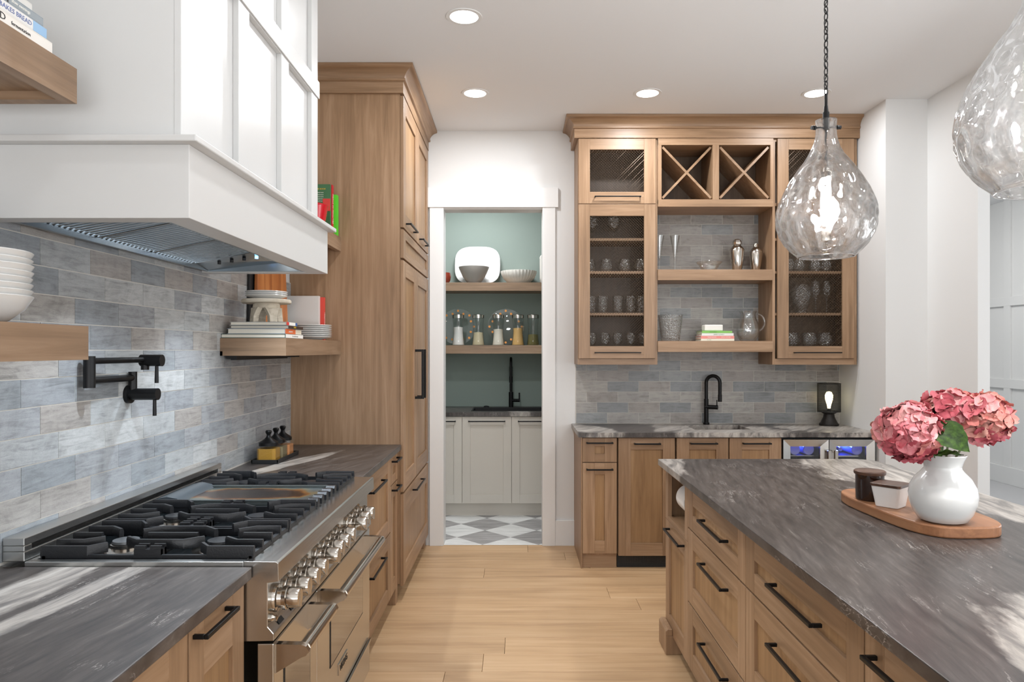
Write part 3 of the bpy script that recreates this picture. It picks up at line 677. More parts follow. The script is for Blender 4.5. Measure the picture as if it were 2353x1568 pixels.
# ================================================================ pot filler
P = thing('pot_filler', 'matte black folding pot filler tap on the tiled wall over the range', 'faucet', (-1.29, 2.386, 1.32))
wx = XL+0.009
g = G().cyl((wx, 2.386, 1.318), (wx+0.012, 2.386, 1.318), 0.031, n=28); g.build('wall_flange', BLACK, P, smooth=True)
g = G().cyl((wx+0.012, 2.386, 1.318), (-1.210, 2.386, 1.318), 0.020, n=24).cyl((-1.296, 2.386, 1.318), (-1.296, 2.386, 1.394), 0.0135, n=20); g.build('valve_body', BLACK, P, smooth=True)
g = G().cyl((-1.222, 2.386, 1.302), (-1.222, 2.386, 1.245), 0.0055, 0.0065, n=12); g.build('lever', BLACK, P, smooth=True)
g = G().cyl((-1.296, 2.386, 1.374), (-1.282, 2.12, 1.374), 0.011, n=18).cyl((-1.282, 2.12, 1.353), (-1.282, 2.12, 1.449), 0.0165, n=22); g.build('lower_arm', BLACK, P, smooth=True)
g = G().cyl((-1.282, 2.12, 1.434), (-1.262, 2.39, 1.434), 0.0095, n=18); g.build('upper_arm', BLACK, P, smooth=True)
g = G().cyl((-1.275, 2.40, 1.432), (-1.203, 2.40, 1.432), 0.020, n=24).cyl((-1.262, 2.40, 1.432), (-1.262, 2.40, 1.40), 0.013, n=18); g.build('spout_valve', BLACK, P, smooth=True)
g = G().cyl((-1.222, 2.40, 1.416), (-1.222, 2.40, 1.355), 0.0055, 0.0065, n=12); g.build('lever', BLACK, P, smooth=True)

# ================================================================ things on the left shelves
def stackbowl(c, r, n, dz, label0, prof, mat, name, cat, group, jit=0.0):
    b0 = None
    for i in range(n):
        lab = label0(i, n)
        if b0 is None:
            b0 = G().lathe(prof(r), c, 48).build(name, mat, None, smooth=True); tag(b0, lab, cat, group); base = Vector(b0.location)
        else:
            o = b0.copy(); COL.objects.link(o); o.location = base+Vector((random.uniform(-jit, jit), random.uniform(-jit, jit), dz*i)); o['label'] = lab
            o.rotation_euler = (random.uniform(-1, 1)*jit*4, random.uniform(-1, 1)*jit*4, random.uniform(0, 6))
BP = lambda r: [(0, 0), (r*0.5, 0), (r*0.62, 0.006), (r*0.86, 0.030), (r*0.97, 0.052), (r, 0.058), (r*0.985, 0.060), (r*0.95, 0.054), (r*0.83, 0.034), (r*0.55, 0.010), (0, 0.008)]
pos = lambda i, n: 'bottom' if i == 0 else ('top' if i == n-1 else ['', 'second', 'third', 'fourth', 'fifth', 'sixth', 'seventh', 'eighth'][i]+' from the bottom')
stackbowl((-1.170, 1.50, 1.525), 0.121, 8, 0.0135, lambda i, n: 'white ceramic bowl, %s in the stack at the left edge' % pos(i, n), BP, CER, 'bowl', 'bowl', 'white bowls stacked on the left shelf', 0.0022)
# books helper: a closed book as cover + pages; spine side given
def book(label, x0, x1, y0, y1, z0, z1, mc, spine, group, flat=True, txt=None, name='book'):
    bk = thing(name, label, 'book', ((x0+x1)/2, (y0+y1)/2, z0), group); t = 0.0022; g = G(); p = G(); i = 0.004
    if flat:
        g.box(x0, x1, y0, y1, z0, z0+t).box(x0, x1, y0, y1, z1-t, z1)
        if spine == '+x': g.box(x1-t, x1, y0, y1, z0+t, z1-t); p.box(x0+i, x1-t, y0+i, y1-i, z0+t, z1-t)
        elif spine == '-y': g.box(x0, x1, y0, y0+t, z0+t, z1-t); p.box(x0+i, x1-i, y0+t, y1-i, z0+t, z1-t)
    else:  # upright, covers face -y / +y, spine +x
        g.box(x0, x1, y0, y0+t, z0, z1).box(x0, x1, y1-t, y1, z0, z1).box(x1-t, x1, y0+t, y1-t, z0, z1)
        p.box(x0+i, x1-t, y0+t, y1-t, z0+i, z1-i)
    c_ = g.build('cover', mc, bk, bevel=0.0006); p.build('pages', PAPER, bk)
    if txt:
        for (s_, sz, u, v, mat, sxx) in txt:
            if spine == '+x' and flat: text('lettering', s_, sz, (x1+0.0003, u, v), (PI/2, 0, PI/2), mat, bk, sx=sxx)
            elif spine == '-y': text('lettering', s_, sz, (u, y0-0.0003, v), (PI/2, 0, 0), mat, bk, sx=sxx)
            else: text('lettering', s_, sz, (x1+0.0003, u, v), (PI/2, PI/2, PI/2), mat, bk, sx=sxx)
    return bk
tk = pbr('ink_black', L(50, 48, 48), 0.6); tb = cl('ink_blue', 110, 124, 170); tr = cl('ink_red', 206, 60, 52); tw = cl('ink_white', 238, 236, 230); ty = cl('ink_yellow', 214, 178, 50); tg = cl('ink_green', 60, 110, 50)
xs = -1.035; z = 2.1272
book('white cookbook lying at the bottom of the stack on the upper left shelf', -1.28, xs, 1.24, 1.575, z, z+0.026, cl('cover_white', 232, 228, 222), '+x', 'cookbooks on the upper left shelf', txt=[('real FOOD', 0.020, 1.375, z+0.014, tk, 1.2), ('fermentation', 0.011, 1.475, z+0.012, tk, 1)])
z += 0.0262
b = book('white cookbook reading BAKES BREAD with pale blue spine ends', -1.28, xs, 1.25, 1.555, z, z+0.022, cl('cover_offwhite', 228, 226, 224), '+x', 'cookbooks on the upper left shelf', txt=[('BAKES BREAD', 0.014, 1.460, z+0.011, tb, 1.1), ('HOW DADDY', 0.007, 1.395, z+0.011, tb, 1)])
lb = cl('pale_blue', 150, 186, 220)
G().box(xs, xs+0.0005, 1.512, 1.555, z+0.0005, z+0.0215).build('spine_band', lb, b); G().box(xs, xs+0.0005, 1.25, 1.372, z+0.0005, z+0.0215).build('spine_band', lb, b)
z += 0.0222
b = book('grey cookbook second from the top of the stack, upper left shelf', -1.28, xs, 1.25, 1.545, z, z+0.019, cl('cover_grey', 148, 156, 162), '+x', 'cookbooks on the upper left shelf', txt=[('slow evenings', 0.010, 1.475, z+0.010, tw, 1)])
G().box(xs, xs+0.0006, 1.425, 1.429, z+0.001, z+0.018).box(xs, xs+0.0006, 1.434, 1.438, z+0.001, z+0.018).build('spine_band', tk, b)
z += 0.0192
book('pale cookbook with faint red lettering on top of the stack, upper left shelf', -1.275, xs-0.004, 1.23, 1.515, z, z+0.016, cl('cover_pale', 214, 212, 208), '+x', 'cookbooks on the upper left shelf', txt=[('kitchen garden', 0.011, 1.44, z+0.008, tr, 1)])
z += 0.0162
wb = thing('wire_basket', 'dark wire basket standing on the cookbooks at the upper left', 'basket', (-1.15, 1.33, z))
def ring(cx, cy, z, rx, ry, r, n=28): return [(cx+rx*math.cos(2*PI*k/n), cy+ry*math.sin(2*PI*k/n), z) for k in range(n)]
g = G()
for zz, rr in ((z+0.003, 0.085), (z+0.06, 0.10), (z+0.12, 0.105)): g.tube(ring(-1.15, 1.335, zz, rr, rr, 0), 0.0028, 6, closed=True)
for k in range(12):
    t_ = 2*PI*k/12; c1, s1 = math.cos(t_), math.sin(t_); g.tube([(-1.15+0.085*c1, 1.335+0.085*s1, z+0.003), (-1.15+0.10*c1, 1.335+0.10*s1, z+0.06), (-1.15+0.105*c1, 1.335+0.105*s1, z+0.12)], 0.0016, 5)
g.build('basket_frame', cl('rust_wire', 60, 48, 42), wb, smooth=True)
G().tube([(-1.15+0.105*math.cos(PI*k/16), 1.335, z+0.12+0.09*math.sin(PI*k/16)) for k in range(17)], 0.003, 6).build('handle', cl('rust_wire2', 60, 48, 42), wb, smooth=True)
# far lower shelf
zb = 1.5215; GB = 'books lying under the small white stand'
book('slim white-spined book lowest under the small carved white stand', -1.315, -1.026, 3.14, 3.40, zb, zb+0.018, cl('dark_green_cover', 62, 88, 80), '+x', GB, txt=[('the mediterranean', 0.011, 3.28, zb+0.009, tk, 1)])
G().box(-1.0262, -1.0255, 3.145, 3.40, zb+0.001, zb+0.017).build('spine_label', tw, bpy.data.objects[-1] if False else [o for o in COL.objects if o.name.startswith('book') and o.type == 'EMPTY'][-1])
zb += 0.0182
b = book('thick book with orange and cream spine under the carved stand', -1.29, -1.030, 3.15, 3.385, zb, zb+0.024, cl('grey_blue_cover', 150, 160, 172), '+x', GB)
G().box(-1.0302, -1.0290, 3.151, 3.295, zb+0.001, zb+0.023).build('spine_label', cl('orange', 222, 112, 62), b); G().box(-1.0302, -1.0290, 3.295, 3.384, zb+0.001, zb+0.023).build('spine_label', cl('cream', 226, 216, 196), b)
text('lettering', 'plenty more', 0.011, (-1.0287, 3.225, zb+0.012), (PI/2, 0, PI/2), tw, b)
zb += 0.0242
b = book('dark brown book with yellow lettering under the carved stand', -1.285, -1.022, 3.17, 3.385, zb, zb+0.0145, cl('grey_cover2', 132, 134, 132), '+x', GB)
G().box(-1.0222, -1.0210, 3.171, 3.384, zb+0.0008, zb+0.0137).build('spine_label', cl('dark_brown', 52, 36, 28), b); text('lettering', 'Bi-RITE', 0.011, (-1.0207, 3.26, zb+0.007), (PI/2, 0, PI/2), ty, b)
zb += 0.0147
b = book('book with red, white and blue spine directly under the carved stand', -1.28, -1.026, 3.155, 3.31, zb, zb+0.0155, cl('grey_cover3', 160, 162, 160), '+x', GB)
for a, b_, mm in ((3.156, 3.19, tr), (3.19, 3.28, tw), (3.28, 3.309, cl('spine_blue', 52, 92, 150))): G().box(-1.0262, -1.0250, a, b_, zb+0.0008, zb+0.0147).build('spine_label', mm, b)
zb += 0.0157
s = thing('pedestal_stand', 'small whitewashed carved wooden stand on the pile of books beside the tall cabinet', 'stand', (-1.152, 3.26, zb))
G().lathe([(0, 0.088), (0.106, 0.088), (0.110, 0.092), (0.110, 0.102), (0.106, 0.106), (0, 0.106)], (-1.152, 3.26, zb), 36).build('top', WASHED, s, smooth=True)
g = G().lathe([(0, 0.066), (0.062, 0.066), (0.058, 0.088), (0, 0.088)], (-1.152, 3.26, zb), 28).build('collar', WASHED, s, smooth=True)
for k in range(4):
    t_ = PI/4+k*PI/2; c1, s1 = math.cos(t_), math.sin(t_); g = G()
    for zz, rr, w_ in ((0, 0.060, 0.019), (0.03, 0.057, 0.019), (0.055, 0.050, 0.028), (0.068, 0.046, 0.036)):
        g.v += [(rr+0.013, -w_, zz), (rr+0.013, w_, zz), (rr-0.013, w_, zz), (rr-0.013, -w_, zz)]
    for i in range(3): g.f += [(4*i+j, 4*i+(j+1) % 4, 4*i+4+(j+1) % 4, 4*i+4+j) for j in range(4)]
    g.f += [(3, 2, 1, 0), (12, 13, 14, 15)]; g.m = [0]*len(g.f)
    g.xf(Matrix.Translation((-1.152, 3.26, zb)) @ Matrix.Rotation(t_, 4, 'Z')).build('leg', WASHED, s, bevel=0.002)
PP = lambda r: [(0, 0.003), (r*0.45, 0.003), (r*0.47, 0), (r*0.52, 0), (r*0.55, 0.003), (r*0.98, 0.016), (r, 0.018), (r*0.985, 0.020), (r*0.70, 0.012), (r*0.58, 0.006), (0, 0.006)]
stackbowl((-1.152, 3.26, zb+0.106), 0.094, 3, 0.0085, lambda i, n: 'white plate, %s of the three on the small carved stand' % pos(i, n), PP, CER, 'plate', 'plate', 'plates on the carved stand')
stackbowl((-1.128, 3.86, 1.5215), 0.118, 7, 0.0105, lambda i, n: 'white rimmed plate, %s in the stack of seven' % pos(i, n), PP, CER, 'plate', 'plate', 'plates stacked on the shelf beside the tall cabinet')
book('large white book standing upright against the tall cabinet', -1.305, -1.118, 4.00, 4.032, 1.5215, 1.775, cl('white_linen', 216, 214, 210), 'u', 'upright books against the tall cabinet', flat=False)
book('upright book with red spine leaning beside the large white book', -1.300, -1.097, 4.036, 4.062, 1.5215, 1.770, cl('coral_red', 214, 70, 56), 'u', 'upright books against the tall cabinet', flat=False, txt=[('VEGETARIAN', 0.015, 4.049, 1.64, tw, 1)])
o = G()
def boardpoly(w0, w1, h0, r=0.03, n=6):
    pts = [(-w0, 0), (w0, 0)]
    for k in range(n+1): a = k/n*PI/2; pts.append((w1-r+r*math.cos(a), h0-r+r*math.sin(a)))
    for k in range(n+1): a = PI/2+k/n*PI/2; pts.append((-w1+r+r*math.cos(a), h0-r+r*math.sin(a)))
    return pts
M_ = Matrix.Translation((-1.286, 3.70, 1.5225)) @ Matrix.Rotation(math.radians(-1.0), 4, 'Y')
o.prism(boardpoly(0.24, 0.21, 0.42), 'x', -0.0, 0.018).xf(M_)
tag(o.build('cutting_board', TEAK, bevel=0.003), 'striped teak cutting board leaning on the tiles behind the small stand', 'cutting board')
o = G().prism(boardpoly(0.27, 0.25, 0.44), 'x', -0.0, 0.012).xf(Matrix.Translation((-1.3085, 3.70, 1.5225)) @ Matrix.Rotation(math.radians(-0.2), 4, 'Y'))
tag(o.build('serving_board', BLACKM, bevel=0.002), 'black board leaning on the tiles behind the teak cutting board', 'cutting board')
# far upper shelf
zt = 2.1235
book('dark green cookbook with a red corner standing behind the red bowl', -1.26, -1.048, 3.985, 4.005, zt, zt+0.282, cl('forest_green', 58, 104, 66), 'u', 'upright books on the shelf behind the hood', flat=False)
bo = [o for o in COL.objects if o.name.startswith('book') and o.type == 'EMPTY'][-1]
G().box(-1.09, -1.048, 3.9835, 3.985, zt+0.13, zt+0.20).build('cover_patch', tr, bo); text('lettering', 'MADE BY THE BOOK', 0.012, (-1.13, 3.9845, zt+0.255), (PI/2, 0, 0), ty, bo)
for k in range(5): text('lettering', 'seasonal dishes and more', 0.0085, (-1.13, 3.9845, zt+0.235-k*0.012), (PI/2, 0, 0), tw, bo)
book('upright cookbook with red spine and white lettering behind the red bowl', -1.25, -1.043, 4.009, 4.038, zt, zt+0.285, cl('spine_crimson', 196, 30, 44), 'u', 'upright books on the shelf behind the hood', flat=False, txt=[('MEALS IN MINUTES', 0.020, 4.023, zt+0.15, tw, 1)])
book('bright lime green book at the right end of the shelf behind the hood', -1.25, -1.026, 4.044, 4.082, zt, zt+0.236, cl('lime', 84, 206, 40), 'u', 'upright books on the shelf behind the hood', flat=False)
b = G().lathe([(0, 0), (0.06, 0), (0.066, 0.004), (0.088, 0.06), (0.098, 0.125), (0.102, 0.135), (0.098, 0.138), (0.093, 0.128), (0.082, 0.06), (0.055, 0.01), (0, 0.008)], (-1.130, 3.86, zt), 40).build('bowl', RED, smooth=True)
tag(b, 'glossy red ceramic bowl on the shelf behind the hood', 'bowl')
# spice tray
tx0, tx1, ty0, ty1 = -1.280, -1.150, 3.41, 3.735; zc = 0.9153
tp = tag(G().box(tx0, tx1, ty0, ty1, zc, zc+0.006).box(tx0, tx0+0.006, ty0, ty1, zc+0.006, zc+0.020).box(tx1-0.006, tx1, ty0, ty1, zc+0.006, zc+0.020).box(tx0, tx1, ty0, ty0+0.006, zc+0.006, zc+0.020).box(tx0, tx1, ty1-0.006, ty1, zc+0.006, zc+0.020).build('tray', BLACKM, bevel=0.001), 'long black tray holding three spice jars beside the range', 'tray')
fills = [('nearest', 'golden yellow spice', (176, 132, 44)), ('middle', 'grey green herbs', (128, 116, 84)), ('farthest', 'orange spice', (204, 138, 84))]
for k, (wd, nmx, cc) in enumerate(fills):
    yy = 3.467+k*0.105; xx = -1.215; z0 = zc+0.0065
    j = thing('spice_jar', '%s glass spice jar on the black tray, holding %s' % (wd, nmx), 'jar', (xx, yy, z0), 'spice jars on the black tray')
    def sq(r, c=0.012): return [(r, -r+c), (r, r-c), (r-c, r), (-r+c, r), (-r, r-c), (-r, -r+c), (-r+c, -r), (r-c, -r)]
    G().prism([(xx+a, yy+b_) for a, b_ in sq(0.047)], 'z', z0, z0+0.078).build('jar_body', GLASSF, j)
    G().prism([(xx+a, yy+b_) for a, b_ in sq(0.0445)], 'z', z0+0.003, z0+0.063-0.004*k).build('spice', pbr('spice', L(*cc), 0.9, bump=0.8, bs=300), j)
    G().lathe([(0, 0.077), (0.046, 0.077), (0.046, 0.092), (0.040, 0.096), (0.022, 0.108), (0.012, 0.118), (0.009, 0.128), (0.013, 0.136), (0.016, 0.144), (0.012, 0.151), (0, 0.153)], (xx, yy, z0), 32).build('lid', BLACK, j, smooth=True)

# ================================================================ bar: lower run
BF = 4.73
def bcab(label, x0, x1, parts, kick=True, kmat=None):
    c = thing('base_cabinet', label, 'cabinet', ((x0+x1)/2, 5.0, 0))
    gb = G().box(x0, x1, BF+0.0195, YW-0.012, 0.088, 0.72 if 'sink' in label else 0.883)
    if 'sink' in label: gb.box(x0, x1, BF+0.0195, BF+0.04, 0.72, 0.883)
    gb.build('body', WOOD['z'], c)
    if kick: G().box(x0, x1, BF+0.03, BF+0.06, 0, 0.088).build('kick', kmat or WOOD['x'], c)
    for p in parts: front(c, p[0], '-y', BF, x0+(0.004 if p is None else 0), x1, p[1], p[2], 0.082, p[3], p[4], p[5])
    return c
c = bcab('slim oak bar cabinet with small drawer over a door at the left end', 0.447, 0.680, [('drawer', 0.714, 0.878, 0.055, 0.055, (0.473, 0.652, 0.846)), ('door', 0.10, 0.711, 0.078, 0.085, (0.473, 0.652, 0.668))])
c = bcab('oak panelled door beside the slim cabinet with black vent below', 0.688, 1.070, [('door', 0.084, 0.878, 0.078, 0.085, (0.792, 0.970, 0.840))], kick=False)
vt = G().box(0.684, 1.05, BF+0.035, BF+0.10, 0, 0.082).build('vent_kick', BLACKM, c)
g = G()
for k in range(5):
    for a in range(9): g.box(0.70+a*0.017, 0.713+a*0.017, BF+0.032, BF+0.036, 0.03+k*0.009, 0.035+k*0.009); g.box(0.87+a*0.017, 0.883+a*0.017, BF+0.032, BF+0.036, 0.03+k*0.009, 0.035+k*0.009)
vo = g.build('vent_slats', pbr('vent', L(44, 40, 38), 0.4), vt); vo['kind'] = 'stuff'
bcab('oak bar sink cabinet, left door of the pair under the sink', 1.080, 1.428, [('door', 0.10, 0.878, 0.078, 0.085, (1.168, 1.350, 0.842))])
bcab('oak bar sink cabinet, right door of the pair beside the wine cooler', 1.434, 1.784, [('door', 0.10, 0.878, 0.078, 0.085, (1.520, 1.708, 0.842))])
tag(G().box(0.4385, 0.4465, BF+0.001, YW-0.001, 0, 0.883).build('end_panel', WOOD['z']), 'flat oak end panel closing the left side of the bar cabinets', 'panel')
# counter with sink cut-out
g = G(); x0, x1, y0, y1 = 0.42, 2.4295, BF-0.025, YW-0.0005; sx0, sx1, sy0, sy1 = 1.245, 1.640, 4.90, 5.19
for a in ((x0, sx0, y0, y1), (sx1, x1, y0, y1), (sx0, sx1, y0, sy0), (sx0, sx1, sy1, y1)): g.box(*a, 0.884, 0.915)
tag(g.build('countertop', ST_BAR), 'grey veined stone countertop on the bar with a cut-out sink', 'countertop')
sk = thing('sink', 'small undermount bar sink below the black gooseneck tap', 'sink', (1.44, 5.04, 0.74))
g = G().box(sx0-0.012, sx1+0.012, sy0-0.012, sy1+0.012, 0.742, 0.748)
for a in ((sx0-0.012, sx0, sy0-0.012, sy1+0.012), (sx1, sx1+0.012, sy0-0.012, sy1+0.012), (sx0, sx1, sy0-0.012, sy0), (sx0, sx1, sy1, sy1+0.012)): g.box(*a, 0.748, 0.8835)
g.build('basin', pbr('copper_sink', L(120, 96, 78), 0.35, 0.8), sk); G().cyl((1.44, 5.04, 0.748), (1.44, 5.04, 0.751), 0.03, n=20).build('drain', CHROME, sk)
fa = thing('faucet', 'matte black gooseneck bar faucet at the tiled wall', 'faucet', (1.415, 5.235, 0.915))
FX, FY = 1.415, 5.235
G().cyl((FX, FY, 0.9153), (FX, FY, 0.93), 0.023, n=24).cyl((FX, FY, 0.93), (FX, FY, 1.105), 0.0165, n=24).build('body', BLACK, fa, smooth=True)
pt = [(FX, FY, 1.10), (FX, FY, 1.20)]+[(FX+0.042*(1-math.cos(a)), FY-0.03*(1-math.cos(a)), 1.225+0.052*math.sin(a)) for a in [PI*k/14 for k in range(15)]]+[(FX+0.084, FY-0.06, 1.18), (FX+0.084, FY-0.06, 1.10)]
G().tube(pt, 0.0130, 16).build('spout', BLACK, fa, smooth=True)
G().cyl((FX+0.084, FY-0.06, 1.14), (FX+0.084, FY-0.06, 1.088), 0.0145, n=20).build('spray_head', BLACK, fa, smooth=True)
G().cyl((FX-0.005, FY, 1.045), (FX+0.075, FY-0.04, 1.045), 0.016, n=20).cyl((FX+0.068, FY-0.038, 1.045), (FX+0.068, FY-0.038, 1.10), 0.004, n=10).build('lever', BLACK, fa, smooth=True)
# wine cooler
wcl = thing('wine_cooler', 'built-in stainless wine cooler with two glass doors glowing blue', 'wine cooler', (2.105, 5.0, 0))
g = G().box(1.792, 1.80, 4.76, 5.27, 0.02, 0.872).box(2.408, 2.416, 4.76, 5.27, 0.02, 0.872).box(1.80, 2.408, 5.26, 5.27, 0.02, 0.872).box(1.80, 2.408, 4.76, 5.26, 0.866, 0.872).box(1.80, 2.408, 4.76, 5.26, 0.02, 0.10).box(2.098, 2.106, 4.76, 5.26, 0.10, 0.866)
g.build('cabinet_shell', BLACKM, wcl)
for (a, b_, s_) in ((1.796, 2.100, 1), (2.105, 2.410, -1)):
    g = G(); z0, z1 = 0.09, 0.866; ia, ib, iz0, iz1 = a+0.052, b_-0.052, z0+0.05, z1-0.048; yo, yi = BF, BF+0.012
    vs = [(a, yo, z0), (b_, yo, z0), (b_, yo, z1), (a, yo, z1), (ia, yi, iz0), (ib, yi, iz0), (ib, yi, iz1), (ia, yi, iz1), (a, yo+0.03, z0), (b_, yo+0.03, z0), (b_, yo+0.03, z1), (a, yo+0.03, z1), (ia, yo+0.03, iz0), (ib, yo+0.03, iz0), (ib, yo+0.03, iz1), (ia, yo+0.03, iz1)]
    fs = []
    for k in range(4):
        k2 = (k+1) % 4; fs += [(k, k2, 4+k2, 4+k), (k2, k, 8+k, 8+k2), (4+k, 4+k2, 12+k2, 12+k), (8+k, 12+k, 12+k2, 8+k2)]
    g.add(vs, fs); d = g.build('door', STEELX, wcl)
    G().box(ia, ib, yo+0.016, yo+0.02, iz0, iz1).build('glass_pane', GLASSF, d)
    hx = b_-0.016 if s_ > 0 else a+0.024
    G().box(hx-0.011, hx+0.011, yo-0.055, yo-0.035, 0.2, 0.80).box(hx-0.008, hx+0.008, yo-0.035, yo, 0.78, 0.795).box(hx-0.008, hx+0.008, yo-0.035, yo, 0.21, 0.225).build('handle', CHROME, d, bevel=0.002)
    G().box(a+0.03, b_-0.03, 4.80, 5.24, 0.745-(0.0 if s_ > 0 else 0.004), 0.749).build('rack', CHROME, wcl)
    l = bpy.data.lights.new('cooler_led', 'POINT'); l.energy = 9; l.color = (0.03, 0.07, 1.0); l.shadow_soft_size = 0.02; lo = bpy.data.objects.new('cooler_led', l); COL.objects.link(lo); lo.location = ((a+b_)/2, 4.93, 0.845)
BOT = cl('bottle_glass', 150, 150, 190, r=0.15)
bp_ = [(0, 0.006), (0.02, 0.0), (0.034, 0.0), (0.038, 0.005), (0.038, 0.19), (0.03, 0.22), (0.014, 0.245), (0.014, 0.30), (0, 0.30)]
for i, (xx, zz, fl, lab) in enumerate(((1.905, 0.788, 0, 'left'), (2.0, 0.788, 0, 'second from the left'), (2.225, 0.788, 1, 'third from the left'), (2.33, 0.788, 0, 'right'))):
    Mx = Matrix.Rotation(-PI/2 if not fl else PI/2, 4, 'X')
    tag(G().lathe(bp_, (xx, 4.81 if not fl else 5.13, zz), 24, 0, Mx).build('bottle', BOT, smooth=True), 'wine bottle lying in the blue lit cooler, %s' % (lab+'most' if lab in ('left', 'right') else lab), 'bottle', 'bottles in the wine cooler')
# table lamp
tl = thing('table_lamp', 'small black lamp with perforated metal shade in the bar corner', 'lamp', (2.30, 5.17, 0.9153)); lx, ly = 2.295, 5.165
G().lathe([(0, 0), (0.066, 0), (0.068, 0.012), (0.058, 0.022), (0.050, 0.040), (0.040, 0.060), (0.036, 0.085), (0.050, 0.092), (0.052, 0.100), (0, 0.10)], (lx, ly, 0.9153), 36).build('base', pbr('carved_black', L(34, 30, 28), 0.5, 0.3, bump=0.5, bs=60), tl, smooth=True)
def holed(gg, cx, cy, z0, z1, r, n, m, mi=0):   # perforated tube as a diamond lattice
    for s_ in (-1, 1):
        for k in range(n):
            path = [(cx+r*math.cos(2*PI*(k+s_*j*0.5)/n), cy+r*math.sin(2*PI*(k+s_*j*0.5)/n), z0+(z1-z0)*j/m) for j in range(m+1)]
            gg.tube(path, 0.0011, 4, mi)
g = G(); holed(g, lx, ly, 1.018, 1.222, 0.079, 44, 30); o = g.build('shade_lattice', BLACKM, tl, fix=False); o['kind'] = 'stuff'
G().tube(ring(lx, ly, 1.018, 0.079, 0.079, 0), 0.003, 8, closed=True).tube(ring(lx, ly, 1.222, 0.079, 0.079, 0), 0.003, 8, closed=True).build('shade_rim', BLACKM, tl)
G().lathe([(0, 0), (0.010, 0.004), (0.014, 0.03), (0.026, 0.07), (0.028, 0.10), (0.018, 0.125), (0, 0.13)], (lx, ly, 1.035), 20).build('bulb', pbr('lamp_bulb', (1, .9, .6, 1), emit=(1, 0.86, 0.5, 1), es=5), tl, smooth=True)
G().cyl((lx, ly, 1.013), (lx, ly, 1.04), 0.012, n=12).box(lx-0.079, lx+0.079, ly-0.003, ly+0.003, 1.014, 1.019).build('socket', BLACKM, tl)

# ================================================================ bar: upper unit
UF = 4.98; CF = 5.0; UB = YW-0.002
W4 = [WOOD['z'], WOOD['x'], WOOD['y']]
u = thing('wall_cabinet', 'oak bar wall cabinet with wire mesh doors at the left of the open shelves', 'cabinet', (0.72, 5.15, 1.364))
u2 = thing('wall_cabinet', 'oak bar wall cabinet with wire mesh doors at the right behind the glass pendant', 'cabinet', (2.12, 5.15, 1.364))
def wiremesh(gg, x0, x1, z0, z1, y, p=0.0192, r=0.0012):
    W, Hh = x1-x0, z1-z0
    k = -Hh
    while k < W:
        for s_ in (0, 1):
            a0, a1 = max(0, k), min(W, k+Hh)      # line x = k + t, z = t (or mirrored)
            if a1-a0 > 0.004:
                za, zb_ = a0-k, a1-k
                if s_: za, zb_ = Hh-za, Hh-zb_
                n = max(1, int((a1-a0)/p)); pts = []
                for i in range(n*2+1):
                    tt = i/(n*2); pts.append((x0+a0+(a1-a0)*tt, y+(0.0007 if s_ else -0.0007), z0+za+(zb_-za)*tt))
                gg.tube([pts[0], pts[-1]], r, 4)
        k += p
def ucab(par, x0, x1, dx0, dx1, ox0, ox1, hx0, hx1):
    t = 0.019
    g = G().box(x0, x0+t, CF, UB, 1.364, 2.965, 0).box(x1-t, x1, CF, UB, 1.364, 2.965, 0)
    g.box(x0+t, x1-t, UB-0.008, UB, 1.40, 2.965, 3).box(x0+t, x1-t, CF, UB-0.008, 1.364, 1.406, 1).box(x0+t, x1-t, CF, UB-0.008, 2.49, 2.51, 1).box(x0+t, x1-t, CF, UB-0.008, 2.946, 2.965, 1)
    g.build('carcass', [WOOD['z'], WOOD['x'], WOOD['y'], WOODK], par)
    for z in (2.262, 2.028, 1.732): G().box(x0+t, x1-t, CF+0.004, UB-0.008, z-0.018, z).build('shelf', WOOD['x'], par)
    for (v0, v1, rb, rt, hz) in ((2.503, 2.962, 0.083, 0.077, 2.549), (1.408, 2.499, 0.087, 0.083, 1.449)):
        gg = G(); e = 0.0012
        bx(gg, '-y', UF, dx0+e, ox0, v0, v1, -0.019, 0, 0); bx(gg, '-y', UF, ox1, dx1-e, v0, v1, -0.019, 0, 0)
        bx(gg, '-y', UF, ox0, ox1, v0, v0+rb, -0.019, -0.0002, 1); bx(gg, '-y', UF, ox0, ox1, v1-rt, v1, -0.019, -0.0002, 1)
        d = gg.build('door', [WOOD['z'], WOOD['x']], par, bevel=0.0012)
        pull(d, '-y', UF, hx0, hx1, hz, t=0.008, so=0.03)
        m = G(); wiremesh(m, ox0-0.004, ox1+0.004, v0+rb-0.004, v1-rt+0.004, UF+0.012); mo = m.build('wire_mesh', WIRE, d, fix=False); mo['kind'] = 'stuff'
ucab(u, 0.44, 1.005, 0.443, 0.990, 0.5245, 0.907, 0.556, 0.882)
ucab(u2, 1.821, 2.418, 1.849, 2.393, 1.929, 2.308, 1.962, 2.294)
wr = thing('wine_rack', 'oak wine rack with two crossed divider cubes over the open bar shelves', 'wine rack', (1.41, 5.1, 2.479))
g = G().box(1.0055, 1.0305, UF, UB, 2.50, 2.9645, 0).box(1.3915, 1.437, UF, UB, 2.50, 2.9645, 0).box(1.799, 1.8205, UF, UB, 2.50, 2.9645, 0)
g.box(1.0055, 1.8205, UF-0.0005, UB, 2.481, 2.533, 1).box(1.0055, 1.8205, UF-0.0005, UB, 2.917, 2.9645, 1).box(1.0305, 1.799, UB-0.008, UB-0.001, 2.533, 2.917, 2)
g.build('frame', [WOOD['z'], WOOD['x'], WOODK], wr, bevel=0.001)
